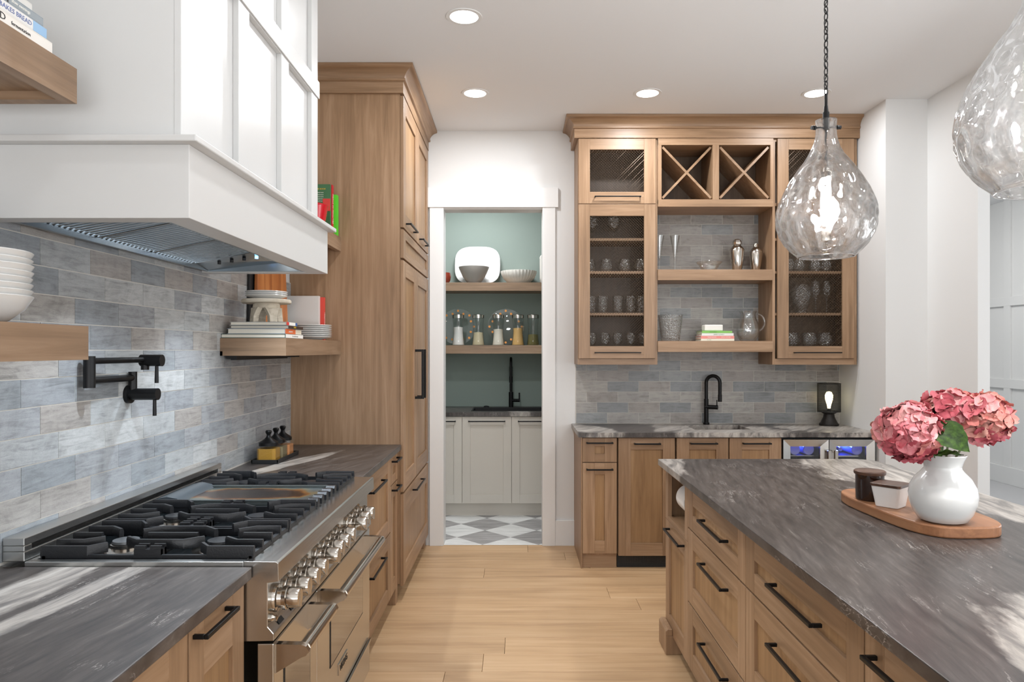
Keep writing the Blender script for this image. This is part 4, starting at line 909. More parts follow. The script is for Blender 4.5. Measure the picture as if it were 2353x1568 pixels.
for (a, b_) in ((1.0305, 1.3915), (1.437, 1.799)):
    for s_ in (0, 1):
        z0, z1 = 2.535, 2.915; t = 0.008
        A, B = ((a, z0), (b_, z1)) if s_ else ((a, z1), (b_, z0))
        d = Vector((B[0]-A[0], B[1]-A[1])).normalized(); nn = Vector((-d.y, d.x))*t
        A2 = Vector(A)+d*0.014; B2 = Vector(B)-d*0.014
        G().prism([(A2.x+nn.x, A2.y+nn.y), (B2.x+nn.x, B2.y+nn.y), (B2.x-nn.x, B2.y-nn.y), (A2.x-nn.x, A2.y-nn.y)], 'y', UF+0.012+0.001*s_, UB-0.01).build('divider', [WOOD['x']], wr)
tag(G().box(1.0055, 1.8205, UF+0.006, UB, 1.962, 2.038).build('open_shelf', WOOD['x'], bevel=0.001), 'upper thick oak shelf of the open bar niche, under the cocktail shakers', 'shelf')
tag(G().box(1.0055, 1.8205, UF+0.006, UB, 1.454, 1.532).build('open_shelf', WOOD['x'], bevel=0.001), 'lower thick oak shelf of the open bar niche, under the books and pitcher', 'shelf')
ptsB = lambda d: [(0.44-d, UB), (0.44-d, CF-d), (2.4285, CF-d)]
cm = sweepL('crown_moulding', CR, ptsB, None, [WOOD['y'], WOOD['x']]); tag(cm, 'oak crown moulding running along the top of the bar wall cabinets', 'moulding')
cm2 = sweepL('frieze', [(0.0, 2.966), (0.026, 2.966), (0.026, 3.031), (0, 3.031)], ptsB, cm, [WOOD['y'], WOOD['x']])
# ---- glassware
def solid(p): return p
GOB = [(0, 0), (0.032, 0), (0.033, 0.003), (0.006, 0.010), (0.004, 0.05), (0.006, 0.085), (0.022, 0.098), (0.036, 0.125), (0.038, 0.150), (0.032, 0.185), (0.030, 0.186), (0.034, 0.150), (0.032, 0.127), (0.018, 0.104), (0, 0.098)]
BALL = [(0, 0), (0.034, 0), (0.036, 0.003), (0.006, 0.010), (0.005, 0.06), (0.024, 0.072), (0.050, 0.105), (0.054, 0.135), (0.044, 0.185), (0.042, 0.186), (0.050, 0.135), (0.046, 0.107), (0.02, 0.08), (0, 0.076)]
TUM = [(0, 0), (0.030, 0), (0.033, 0.004), (0.039, 0.125), (0.037, 0.126), (0.031, 0.014), (0, 0.012)]
SHORT = [(0, 0), (0.030, 0), (0.042, 0.02), (0.045, 0.05), (0.036, 0.095), (0.034, 0.096), (0.042, 0.05), (0.038, 0.022), (0, 0.010)]
TALLW = [(0, 0), (0.034, 0), (0.034, 0.003), (0.005, 0.010), (0.004, 0.09), (0.016, 0.11), (0.030, 0.145), (0.031, 0.20), (0.026, 0.235), (0.024, 0.235), (0.028, 0.20), (0.027, 0.147), (0, 0.112)]
GP = {}
def glassrow(prof, kind, xs, y, z, where, grp, n=20, fl=0.0):
    for i, x in enumerate(xs):
        lab = '%s, %s on the %s' % (kind, ordn(i, len(xs)), where)
        if kind not in GP:
            fr = (lambda t, zz: 1+fl*math.cos(10*t)) if fl else None
            o = G().lathe(prof, (x, y, z), n, 0, None, fr).build('glass', GLASS, smooth=True); GP[kind] = o; tag(o, lab, 'glass', grp)
        else:
            o = GP[kind].copy(); COL.objects.link(o); o.location = (x, y, z); o['label'] = lab; o['group'] = grp
gl = 'glasses behind the left mesh door'; gr_ = 'glasses behind the right mesh door'
glassrow(GOB, 'stemmed goblet', [0.55, 0.645, 0.735, 0.83, 0.915], 5.09, 1.4065, 'bottom of the left mesh cabinet', gl)
glassrow(TUM, 'tall fluted tumbler', [0.545, 0.63, 0.74, 0.83, 0.91], 5.10, 1.7325, 'second level of the left mesh cabinet', gl, 40, 0.04)
glassrow(SHORT, 'rounded cut glass', [0.535, 0.655, 0.79, 0.90], 5.10, 2.0285, 'third level of the left mesh cabinet', gl)
glassrow(BALL, 'short balloon glass', [0.55, 0.71], 5.12, 2.2625, 'highest shelf of the left mesh cabinet', gl)
glassrow(BALL, 'short balloon glass', [1.99, 2.12, 2.235], 5.09, 1.4065, 'bottom of the right mesh cabinet', gr_)
glassrow(TALLW, 'tall wine glass', [1.955, 2.178, 2.258], 5.12, 1.7325, 'second level of the right mesh cabinet', gr_)
tag(G().lathe([(0, 0), (0.036, 0), (0.04, 0.01), (0.048, 0.05), (0.075, 0.12), (0.072, 0.17), (0.05, 0.21), (0.048, 0.21), (0.068, 0.17), (0.07, 0.12), (0.04, 0.05), (0, 0.015)], (2.07, 5.11, 1.7325), 28).build('decanter', GLASS, smooth=True), 'wide cut glass decanter behind the right mesh door', 'decanter')
glassrow(SHORT, 'rounded cut glass', [1.97, 2.05, 2.165, 2.245], 5.10, 2.0285, 'third level of the right mesh cabinet', gr_)
glassrow(TUM, 'tall fluted tumbler', [2.0, 2.12, 2.22], 5.10, 2.2625, 'highest shelf of the right mesh cabinet', gr_)
# open niche
TR = [(0, 0), (0.030, 0), (0.030, 0.004), (0.008, 0.012), (0.007, 0.06), (0.012, 0.12), (0.022, 0.19), (0.036, 0.262), (0.034, 0.262), (0.020, 0.19), (0.009, 0.12), (0, 0.07)]
for i, x in enumerate((1.045, 1.158)):
    tag(G().lathe(TR, (x, 5.13, 2.0383), 24).build('glass_vase', GLASSP, smooth=True), 'tall thin trumpet glass on the upper bar shelf, %s' % ('at the far left' if i == 0 else 'right of its twin'), 'vase', 'trumpet glasses on the upper bar shelf')
tag(G().lathe([(0, 0), (0.045, 0), (0.048, 0.004), (0.072, 0.045), (0.092, 0.066), (0.090, 0.068), (0.066, 0.047), (0.04, 0.010), (0, 0.008)], (1.405, 5.12, 2.0383), 48, 0, None, lambda t, z: 1+0.02*math.cos(24*t)).build('glass_bowl', GLASS, smooth=True), 'cut crystal bowl on the upper bar shelf', 'bowl')
sh = thing('cocktail_shaker', 'larger steel cocktail shaker with hammered cap on the upper bar shelf', 'shaker', (1.607, 5.12, 2.0383))
G().lathe([(0, 0), (0.030, 0), (0.032, 0.004), (0.047, 0.08), (0.052, 0.14), (0.050, 0.155)], (1.607, 5.12, 2.0383), 32).build('body', CHROME, sh, smooth=True)
G().lathe([(0.051, 0.152), (0.050, 0.162), (0.034, 0.182), (0.026, 0.19)], (1.607, 5.12, 2.0383), 32).build('shoulder', CHROME, sh, smooth=True)
G().lathe([(0.026, 0.19), (0.030, 0.196), (0.033, 0.21), (0.027, 0.226), (0.018, 0.233), (0, 0.236)], (1.607, 5.12, 2.0383), 12).build('cap', HAMM, sh)
sh = thing('cocktail_shaker', 'smaller steel cocktail shaker at the right of the upper bar shelf', 'shaker', (1.747, 5.13, 2.0383))
G().lathe([(0, 0), (0.028, 0), (0.030, 0.004), (0.042, 0.07), (0.046, 0.125), (0.044, 0.14)], (1.747, 5.13, 2.0383), 32).build('body', CHROME, sh, smooth=True)
G().lathe([(0.045, 0.138), (0.043, 0.148), (0.026, 0.172), (0.018, 0.178), (0.017, 0.196), (0.014, 0.203), (0, 0.205)], (1.747, 5.13, 2.0383), 32).build('cap', CHROME, sh, smooth=True)
tag(G().lathe([(0, 0), (0.060, 0), (0.064, 0.006), (0.070, 0.04), (0.088, 0.19), (0.083, 0.19), (0.064, 0.045), (0.058, 0.02), (0, 0.016)], (1.125, 5.13, 1.5323), 60, 0, None, lambda t, z: 1+0.018*math.cos(20*t)*(1 if 0.01 < z else 0)).build('ice_bucket', GLASS, smooth=True), 'ribbed cut glass ice bucket on the lower bar shelf', 'bucket')
pi = thing('pitcher', 'clear glass pitcher with round handle on the lower bar shelf', 'pitcher', (1.690, 5.13, 1.5323))
G().lathe([(0, 0), (0.050, 0), (0.056, 0.006), (0.078, 0.045), (0.082, 0.08), (0.074, 0.125), (0.058, 0.165), (0.052, 0.195), (0.062, 0.218), (0.058, 0.218), (0.048, 0.195), (0.053, 0.165), (0.069, 0.125), (0.076, 0.08), (0.07, 0.045), (0.045, 0.014), (0, 0.012)], (1.690, 5.13, 1.5323), 40).build('body', GLASSP, pi, smooth=True)
G().tube([(1.690+0.05+0.055*math.sin(a)+0.006, 5.10, 1.5323+0.135+0.062*math.cos(a)*1.0) for a in [0.1+2.75*k/16 for k in range(17)]], 0.0085, 12).build('handle', GLASSP, pi, smooth=True)
zb = 1.5323; GB = 'books piled on the lower bar shelf'
for (x0, x1, th_, mc, lab, tx) in ((1.322, 1.560, 0.0165, cl('cream_spine', 226, 222, 204), 'cream spined book at the bottom of the pile on the lower bar shelf', [('the rooftop', 0.008, 1.38, tg)]),
    (1.322, 1.560, 0.0195, cl('pink_spine', 228, 142, 134), 'pink spined book second from the bottom on the lower bar shelf', [('TRUE ROOTS', 0.013, 1.40, tw), ('KRISTIN CAVALLARI', 0.009, 1.50, tw)]),
    (1.328, 1.555, 0.0190, cl('white_spine', 226, 226, 222), 'white spined book third from the bottom on the lower bar shelf', [('SIMPLY LOVELY', 0.014, 1.45, tg)]),
    (1.330, 1.545, 0.0165, cl('green_spine', 128, 186, 88), 'green spined book on top of the pile on the lower bar shelf', [('RAWSOMELY', 0.011, 1.41, tg)])):
    b = book(lab, x0, x1, 5.03, 5.20, zb, zb+th_, mc, '-y', GB, txt=[(a, s_*0.8, xx, zb+th_/2, mm, 1) for (a, s_, xx, mm) in tx]); zb += th_+0.0003
b.children[0].data if b.children else None
tag(G().box(1.352, 1.482, 5.04, 5.13, zb, zb+0.044).build('stone_box', pbr('plaster', L(232, 228, 222), 0.6), bevel=0.006), 'small white box on top of the books on the lower bar shelf', 'box')

# ================================================================ pantry contents
pc = thing('base_cabinet', 'cream pantry base cabinets with shaker doors seen through the doorway', 'cabinet', (0, 6.5, 0))
G().box(-1.098, 1.098, 6.22, 6.838, 0.11, 0.68).box(-1.098, 1.098, 6.22, 6.26, 0.68, 0.885).build('body', CREAM, pc); G().box(-1.098, 1.098, 6.26, 6.30, 0, 0.11).build('kick', CREAM, pc)
for k, x0 in enumerate((-0.906, -0.471, -0.036, 0.399)):
    front(pc, 'door', '-y', 6.20, x0, x0+0.434, 0.118, 0.882, 0.07, 0.075, 0.075, (x0+0.055, x0+0.38, 0.842), mats=CW)
g = G()
for a in ((-1.098, -0.40, 6.18, 6.838), (0.45, 1.098, 6.18, 6.838), (-0.40, 0.45, 6.18, 6.30), (-0.40, 0.45, 6.70, 6.838)): g.box(*a, 0.886, 0.921)
tag(g.build('countertop', ST_PAN), 'dark stone pantry countertop around the black sink', 'countertop')
sk = thing('sink', 'black undermount sink in the pantry counter', 'sink', (0.0, 6.5, 0.7))
g = G().box(-0.41, 0.46, 6.29, 6.71, 0.70, 0.71)
for a in ((-0.41, -0.40, 6.29, 6.71), (0.45, 0.46, 6.29, 6.71), (-0.40, 0.45, 6.29, 6.30), (-0.40, 0.45, 6.70, 6.71)): g.box(*a, 0.71, 0.8855)
g.build('basin', BLACKM, sk); G().box(-0.399, 0.449, 6.301, 6.315, 0.88, 0.924).box(-0.399, 0.449, 6.685, 6.699, 0.88, 0.924).box(-0.399, -0.385, 6.315, 6.685, 0.88, 0.924).box(0.435, 0.449, 6.315, 6.685, 0.88, 0.924).build('rim', BLACKM, sk)
tag(G().lathe([(0, 0), (0.03, 0), (0.022, 0.012), (0, 0.016)], (-0.28, 6.74, 0.9213), 20).build('sink_stopper', BLACKM, smooth=True), 'small black stopper lying behind the pantry sink', 'stopper')
pf = thing('faucet', 'black spring-neck pantry faucet standing behind the sink', 'faucet', (-0.045, 6.76, 0.921)); px, py = -0.045, 6.765
G().cyl((px, py, 0.9213), (px, py, 1.065), 0.022, n=20).cyl((px, py, 1.065), (px, py, 1.15), 0.014, n=16).build('body', BLACK, pf, smooth=True)
G().cyl((px, py, 0.985), (px+0.085, py-0.02, 0.985), 0.015, n=14).cyl((px+0.08, py-0.02, 0.985), (px+0.08, py-0.02, 1.06), 0.007, n=10).build('lever', BLACK, pf, smooth=True)
arc = [(px, py, 1.14), (px, py, 1.30)]+[(px, py-0.05*(1-math.cos(a)), 1.34+0.05*math.sin(a)) for a in [PI*k/10 for k in range(11)]]+[(px, py-0.10, 1.28), (px, py-0.10, 1.20)]
G().tube(arc, 0.012, 12).build('hose', BLACK, pf, smooth=True)
g = G()
for k in range(12): g.tube(ring(px, py, 1.16+k*0.013, 0.017, 0.017, 0, 14), 0.003, 5, closed=True)
g.build('spring', BLACKM, pf)
G().cyl((px, py-0.10, 1.22), (px, py-0.10, 1.16), 0.016, n=14).build('spray_head', BLACK, pf, smooth=True)
for (z0, z1, lab) in ((2.016, 2.093, 'upper oak shelf on the sage green pantry wall'), (1.434, 1.512, 'lower oak shelf on the sage green pantry wall')):
    tag(G().box(-1.098, 1.098, 6.52, 6.838, z0, z1).build('floating_shelf', WOODSX, bevel=0.001), lab, 'shelf')
def pxx(x, Y): return (x-1185)*Y/F
# square plate leaning
def sqp(a, n=8, e=3.2): return [(a*math.copysign(abs(math.cos(t))**(2/e), math.cos(t)), a*math.copysign(abs(math.sin(t))**(2/e), math.sin(t))) for t in [2*PI*k/(n*4) for k in range(n*4)]]
g = G(); rr = 0.218
rings = []
for (s_, y_) in ((0.0, -0.004), (0.72, -0.004), (0.80, -0.012), (0.98, -0.022), (1.0, -0.020), (0.98, -0.014), (0.8, 0.0), (0.0, 0.004)):
    if s_ == 0: rings.append([len(g.v)]); g.v.append((0, y_, rr)); continue
    row = []
    for (a, b_) in sqp(rr*s_): row.append(len(g.v)); g.v.append((a, y_, rr+b_))
    rings.append(row)
for A, B in zip(rings, rings[1:]):
    n = max(len(A), len(B))
    for k in range(n):
        k2 = (k+1) % n
        f = (A[0], B[k2], B[k]) if len(A) == 1 else ((A[k], A[k2], B[0]) if len(B) == 1 else (A[k], A[k2], B[k2], B[k]))
        g.f.append(f); g.m.append(0)
g.xf(Matrix.Translation((pxx(1097, 6.75), 6.758, 2.0945)) @ Matrix.Rotation(math.radians(-10), 4, 'X') @ Matrix.Diagonal((1, 1, 0.86, 1)))
tag(g.build('platter', CER, smooth=True), 'square white platter leaning on the green pantry wall', 'platter')
tag(G().lathe([(0, 0), (0.058, 0), (0.062, 0.004), (0.105, 0.06), (0.138, 0.135), (0.142, 0.150), (0.138, 0.151), (0.10, 0.064), (0.05, 0.012), (0, 0.010)], (pxx(1089, 6.60), 6.60, 2.0935), 40, 0, None).build('bowl', GREYC, smooth=True), 'grey ribbed bowl in front of the white platter', 'bowl')
tag(G().lathe([(0, 0), (0.09, 0), (0.096, 0.004), (0.145, 0.05), (0.166, 0.10), (0.168, 0.118), (0.163, 0.119), (0.155, 0.1), (0.135, 0.055), (0.08, 0.012), (0, 0.010)], (pxx(1192, 6.64), 6.67, 2.0935), 96, 0, None, lambda t, z: 1+0.018*math.cos(32*t)).build('bowl', CERM, smooth=True), 'wide fluted cream bowl on the upper pantry shelf', 'bowl')
tag(G().lathe([(0, 0), (0.03, 0), (0.05, 0.03), (0.058, 0.07), (0.050, 0.105), (0.047, 0.105), (0.054, 0.07), (0, 0.01)], (pxx(1022, 6.65), 6.67, 2.0935), 28).build('bowl', pbr('rust_glaze', L(120, 46, 30), 0.25), smooth=True), 'small rust red bowl at the left edge of the pantry doorway', 'bowl')
g = G().tube([(0.02+0.10*math.cos(t)*1, 0, 0.26+0.045*math.sin(t)) for t in [2*PI*k/24 for k in range(24)]], 0.012, 8, closed=True)
g.box(-0.09, 0.13, -0.011, 0.011, 0, 0.25); g.xf(Matrix.Translation((pxx(1262, 6.75), 6.765, 2.0945)) @ Matrix.Rotation(math.radians(-5), 4, 'X'))
tag(g.build('serving_board', CERM, smooth=True), 'cream serving board with looped handle at the right of the pantry shelf', 'serving board')
JP = [(0, 0), (0.056, 0), (0.058, 0.004), (0.050, 0.07), (0.046, 0.12), (0.046, 0.19), (0.052, 0.225), (0.052, 0.255)]
for k, (x, cc, fh, lab) in enumerate(((1053, (226, 224, 220), 0.17, 'white flour'), (1099, (204, 192, 160), 0.12, 'pale beans'), (1145, (228, 222, 208), 0.15, 'cream coloured flour'), (1190, (216, 176, 112), 0.16, 'yellow grain'), (1225, (104, 98, 52), 0.10, 'dark green herbs'))):
    X_ = pxx(x, 6.64); j = thing('storage_jar', 'glass jar of %s with steel lid, %s in the pantry' % (lab, ordn(k, 5)), 'jar', (X_, 6.64, 1.5123), 'storage jars on the lower pantry shelf')
    G().lathe(JP, (X_, 6.64, 1.5123), 40, 0, None, lambda t, z: 1+0.012*math.cos(16*t)).build('jar_body', GLASSF, j, smooth=True)
    pr = [(0, 0.006)]+[(r-0.003, z) for (r, z) in JP[1:] if 0.003 < z < fh]+[(0.045, fh), (0, fh+0.006)]
    G().lathe(pr, (X_, 6.64, 1.5123), 28).build('contents', pbr('grain', L(*cc), 0.9, bump=1.0, bs=140), j, smooth=True)
    G().lathe([(0, 0.255), (0.055, 0.255), (0.056, 0.283), (0.053, 0.287), (0, 0.287)], (X_, 6.64, 1.5123), 28).build('lid', CHROME, j, smooth=True)
for k, (x, lab) in enumerate(((1052, 'left one behind the first jars'), (1162, 'right one behind the middle jars'))):
    X_ = pxx(x, 6.75); Mp = Matrix.Rotation(math.radians(80), 4, 'X')
    pl = thing('glass_plate', 'gold dotted glass plate in the pantry, %s' % lab, 'plate', (X_, 6.74, 1.5125), 'gold dotted glass plates')
    G().lathe([(0, 0), (0.10, 0), (0.175, 0.012), (0.176, 0.015), (0.10, 0.003), (0, 0.003)], (X_, 6.765, 1.5125+0.178), 48, 0, Mp).build('disc', GLASSF, pl, smooth=True)
    for d_ in range(16):
        a = 2*PI*d_/16; r_ = 0.135 if d_ % 2 else 0.155; c_ = Mp @ Vector((r_*math.cos(a), r_*math.sin(a), 0.011)); c_ += Vector((X_, 6.765, 1.5125+0.178))
        G().cyl(c_-Vector((0, 0.003, 0)), c_+Vector((0, 0.0, 0)), 0.011, n=10).build('dot', pbr('gold', L(206, 140, 74), 0.35, 0.6), pl)

# ================================================================ island
IX = 0.755
isl = None
def icab(label, y0, y1, parts, kick=True):
    c = thing('island_cabinet', label, 'cabinet', (1.1, (y0+y1)/2, 0))
    G().box(IX+0.0195, 1.72, y0+0.001, y1-0.001, 0.09, 0.883).build('body', WOOD['z'], c)
    G().box(0.83, 1.68, y0+0.001, y1-0.001, 0, 0.09).build('kick', WOODK, c)
    for p in parts: front(c, p[0], '-x', IX, y0, y1, p[1], p[2], p[5] if len(p) > 5 else 0.08, p[3], p[4] if len(p) > 4 else 0.067, p[6] if len(p) > 6 else None)
    return c
DR = lambda hy0, hy1: [('drawer', 0.692, 0.878, 0.076, 0.066, 0.08, (hy0, hy1, 0.787)), ('drawer', 0.370, 0.688, 0.072, 0.08, 0.08, (hy0, hy1, 0.614)), ('drawer', 0.085, 0.366, 0.072, 0.08, 0.08, (hy0, hy1, 0.295))]
icab('oak island unit with three drawers beside the paper towel niche', 2.316, 3.090, DR(2.50, 2.815))
icab('oak island unit with three drawers, middle of the island side', 1.529, 2.314, DR(1.735, 2.045))
icab('oak island unit with tall pull-out, nearest the camera', 0.95, 1.526, [('door', 0.085, 0.878, 0.13, 0.08, 0.08, (1.17, 1.48, 0.823))])
c = thing('island_cabinet', 'slim oak island unit with open paper towel niche at the far end', 'cabinet', (1.1, 3.32, 0))
g = G().box(IX+0.0195, 1.72, 3.092, 3.55, 0.09, 0.622, 0).box(1.15, 1.72, 3.092, 3.55, 0.622, 0.883, 0).box(IX+0.001, 1.15, 3.092, 3.112, 0.622, 0.883, 0).box(IX+0.001, 1.15, 3.53, 3.55, 0.622, 0.883, 0).box(IX+0.001, 1.15, 3.112, 3.53, 0.872, 0.883, 0).box(IX+0.001, 1.15, 3.112, 3.53, 0.622, 0.640, 1)
g.build('body', [WOOD['z'], WOOD['y']], c)
G().box(IX, IX+0.019, 3.093, 3.150, 0.626, 0.878, 0).box(IX, IX+0.019, 3.49, 3.55, 0.626, 0.878, 0).box(IX, IX+0.019, 3.150, 3.49, 0.858, 0.878, 1).box(IX, IX+0.019, 3.150, 3.49, 0.626, 0.645, 1).build('face_frame', [WOOD['z'], WOOD['y']], c, bevel=0.001)
G().box(0.83, 1.68, 3.092, 3.50, 0, 0.09).build('kick', WOODK, c)
G().box(0.722, 0.80, 3.39, 3.555, 0, 0.09).prism([(0.722, 0.09), (0.722, 0.112), (0.732, 0.122), (0.754, 0.122), (0.754, 0.09)], 'y', 3.39, 3.555).build('foot', WOOD['z'], c, bevel=0.002)
front(c, 'door', '-x', IX, 3.092, 3.55, 0.085, 0.622, 0.075, 0.075, 0.08, (3.15, 3.46, 0.590))
G().box(0.94, 1.72, 3.551, 3.565, 0.09, 0.883).build('end_panel', WOOD['z'], c)
pt_ = thing('paper_towel_roll', 'white paper towel roll hanging in the open niche of the island', 'paper towel', (0.84, 3.36, 0.69))
G().cyl((0.842, 3.27, 0.752), (0.842, 3.43, 0.752), 0.062, n=36).build('roll', pbr('towel_paper', L(236, 234, 230), 0.9, bump=0.4, bs=80), pt_, smooth=True)
G().cyl((0.842, 3.112, 0.752), (0.842, 3.53, 0.752), 0.008, n=10).build('rod', CHROME, pt_, smooth=True)
# island top
pts = [(0.722, 0.6), (0.722, 3.577)]
cr_ = 0.10
pts += [(1.80-cr_+cr_*math.sin(a), 3.577-cr_+cr_*math.cos(a)) for a in [PI/2*k/8 for k in range(9)]]+[(1.80, 0.6)]
tag(G().prism(pts, 'z', 0.884, 0.915).build('countertop', ST_ISL, bevel=0.003), 'large dark veined stone island countertop at the right', 'countertop')
# board
n = 64; bp2 = []
cxb, cyb = 1.324, 2.35
for k in range(n):
    t_ = 2*PI*k/n; e = 3.4; a = 0.146*math.copysign(abs(math.cos(t_))**(2/e), math.cos(t_)); b_ = 0.295*math.copysign(abs(math.sin(t_))**(2/e), math.sin(t_))
    an = math.radians(3); bp2.append((cxb+a*math.cos(an)-b_*math.sin(an), cyb+a*math.sin(an)+b_*math.cos(an)))
zt = 0.9155
br = thing('serving_board', 'thick acacia wood serving tray board on the island', 'serving board', (cxb, cyb, zt))
G().prism(bp2, 'z', zt, zt+0.034).build('board', ACACIA, br, bevel=0.005)
zt += 0.0343
# vase
vx, vy = 1.293, 2.135
va = G().lathe([(0, 0), (0.050, 0), (0.066, 0.006), (0.080, 0.028), (0.0905, 0.058), (0.093, 0.082), (0.089, 0.106), (0.075, 0.132), (0.058, 0.150), (0.0505, 0.160), (0.0505, 0.168), (0.056, 0.185), (0.0635, 0.200), (0.0625, 0.2025), (0.060, 0.200), (0.052, 0.185), (0.0465, 0.168), (0.0465, 0.160), (0.054, 0.148), (0.07, 0.13), (0.083, 0.09), (0.07, 0.035), (0.045, 0.01), (0, 0.01)], (vx, vy, zt), 64).build('vase', CER, smooth=True)
tag(va, 'round white ceramic vase holding pink flowers on the wooden board', 'vase')
ca = thing('canister', 'dark brown glass canister with round wooden lid on the board', 'canister', (1.228, 2.445, zt))
G().lathe([(0, 0), (0.044, 0), (0.046, 0.004), (0.046, 0.088), (0, 0.088)], (1.228, 2.445, zt), 40).build('jar_body', AMBER, ca, smooth=True)
G().lathe([(0, 0.088), (0.050, 0.088), (0.051, 0.092), (0.051, 0.098), (0.048, 0.101), (0, 0.101)], (1.228, 2.445, zt), 40).build('lid', WALNUT, ca, smooth=True)
cb = thing('canister', 'square white ceramic canister with dark wooden lid beside the vase', 'canister', (1.245, 2.33, zt)); Mr = Matrix.Translation((1.243, 2.338, zt)) @ Matrix.Rotation(math.radians(40), 4, 'Z')
def rsq(a, c, n=5):
    o_ = []
    for q_, (sx_, sy_) in enumerate(((1, 1), (-1, 1), (-1, -1), (1, -1))):
        for k in range(n+1): t_ = PI/2*(q_+k/n); o_.append((sx_*(a-c)+c*math.cos(t_), sy_*(a-c)+c*math.sin(t_)))
    return o_
g = G(); lo = rsq(0.036, 0.010); hi = rsq(0.046, 0.010); m_ = len(lo); 
g.v = [(a, b_, 0) for a, b_ in lo]+[(a, b_, 0.068) for a, b_ in hi]; g.f = [(k, (k+1) % m_, m_+(k+1) % m_, m_+k) for k in range(m_)]+[tuple(range(m_))[::-1], tuple(range(m_, 2*m_))]; g.m = [0]*len(g.f)
g.xf(Mr).build('box', pbr('matte_white', L(232, 228, 224), 0.4), cb, bevel=0.002, smooth=True)
G().prism(rsq(0.049, 0.011), 'z', 0.068, 0.077).xf(Mr).build('lid', WALNUT, cb, bevel=0.0015)
# ---------------------------------------------------------------- hydrangeas
def petm(name, c1, c2, c3):
    m, nt, b = nm(name); q = N(nt); c = q.coord(rnd=5.0); a = q.noise(c, 34, 4, 0.6, 0.5)
    f = q.math('ADD', q.math('MULTIPLY', a, 0.6), q.math('MULTIPLY', q.rand, 0.4)); q.l(q.ramp(f, [(0.22, c1), (0.5, c2), (0.78, c3)]), b.inputs['Base Color'])
    b.inputs['Roughness'].default_value = 0.6; b.inputs['Subsurface Weight'].default_value = 0.0; return m
PET = [petm('petal_rose', L(196, 92, 104), L(212, 128, 134), L(228, 172, 168)), petm('petal_coral', L(196, 102, 98), L(212, 138, 128), L(226, 172, 158)), petm('petal_deep', L(168, 62, 76), L(196, 96, 106), L(214, 136, 140))]
EYE = cl('floret_eye', 120, 60, 60)
def floretmesh(k):
    r = random.Random(k); g = G()
    for p in range(4):
        ang = PI/2*p+r.uniform(-0.15, 0.15); ln = r.uniform(0.026, 0.034); wd = r.uniform(0.0165, 0.0205); cup = r.uniform(-0.006, 0.007); tw_ = r.uniform(-0.2, 0.2); m = 6; nn_ = 5
        n0 = len(g.v)
        for i in range(m+1):
            t_ = i/m; ww = wd*(0.08+math.sin(PI*t_**1.25*0.97)**0.62)
            if i == m: ww = wd*0.30
            for j in range(nn_):
                s_ = j/(nn_-1)*2-1; x = 0.002+ln*t_*(1-0.07*s_*s_*t_)+0.0007*math.sin(5*s_+k)*t_; y = ww*s_
                z = 0.010*t_*t_*0.6+cup*s_*s_+0.0025*math.sin(9*t_+3*s_+k)+tw_*y*t_
                g.v.append(tuple(Matrix.Rotation(ang, 3, 'Z') @ Vector((x, y, z))))
        for i in range(m):
            for j in range(nn_-1): a = n0+i*nn_+j; g.f.append((a, a+1, a+nn_+1, a+nn_)); g.m.append(0)
    g.lathe([(0, 0.003), (0.0022, 0.0015), (0.0022, -0.001), (0.0009, -0.016), (0, -0.016)], (0, 0, 0), 6, 1)
    return g
FM = {}
for k in range(4):
    for j, pm in enumerate(PET):
        FM[(k, j)] = floretmesh(k).mesh('floret', [pm, EYE], False, False); FM[(k, j)].polygons.foreach_set('use_smooth', [True]*len(FM[(k, j)].polygons))
GREEN = None
def leafm():
    m, nt, b = nm('leaf_green'); q = N(nt); c = q.coord(); a = q.noise(c, 70, 5); q.l(q.ramp(a, [(0.3, L(24, 42, 12)), (0.55, L(48, 74, 18)), (0.8, L(78, 104, 34))]), b.inputs['Base Color']); b.inputs['Roughness'].default_value = 0.55; b.inputs['Specular IOR Level'].default_value = 0.25; q.bump(a, b, 0.7, 0.003); return m
LEAF = leafm(); STEM = cl('stem_green', 62, 66, 34)
def leaf(par, base, tip, up, wd, bend=0.25):
    b_ = Vector(base); d = Vector(tip)-b_; ln = d.length; d.normalize(); u_ = Vector(up); s_ = d.cross(u_).normalized(); u_ = s_.cross(d); g = G(); m, n = 12, 7
    for i in range(m+1):
        t_ = i/m; w_ = wd*math.sin(PI*t_**0.8)*(1+0.05*math.sin(28*t_))
        for j in range(n):
            q_ = j/(n-1)*2-1; p = b_+d*ln*t_+s_*w_*q_+u_*(bend*ln*math.sin(PI*t_)*0.5+0.22*w_*abs(q_)+0.003*math.sin(20*t_)*abs(q_)); g.v.append(tuple(p))
    for i in range(m):
        for j in range(n-1): a = i*n+j; g.f.append((a, a+1, a+n+1, a+n)); g.m.append(0)
    return g.build('leaf', LEAF, par, smooth=True, fix=False)
def wpt(x, y, Y): return Vector(((x-1185)*Y/F, Y, H-(y-805)*Y/F))
heads = [(wpt(2087, 992, 2.09), (0.088, 0.08, 0.082), 60, 'pink hydrangea stem with the round flower head at the left of the vase', 0),
         (wpt(2190, 940, 2.17), (0.082, 0.08, 0.052), 46, 'pink hydrangea stem with the high flower head at the middle back', 2),
         (wpt(2262, 962, 2.12), (0.072, 0.075, 0.070), 50, 'coral pink hydrangea stem with the flower head at the right of the vase', 1)]
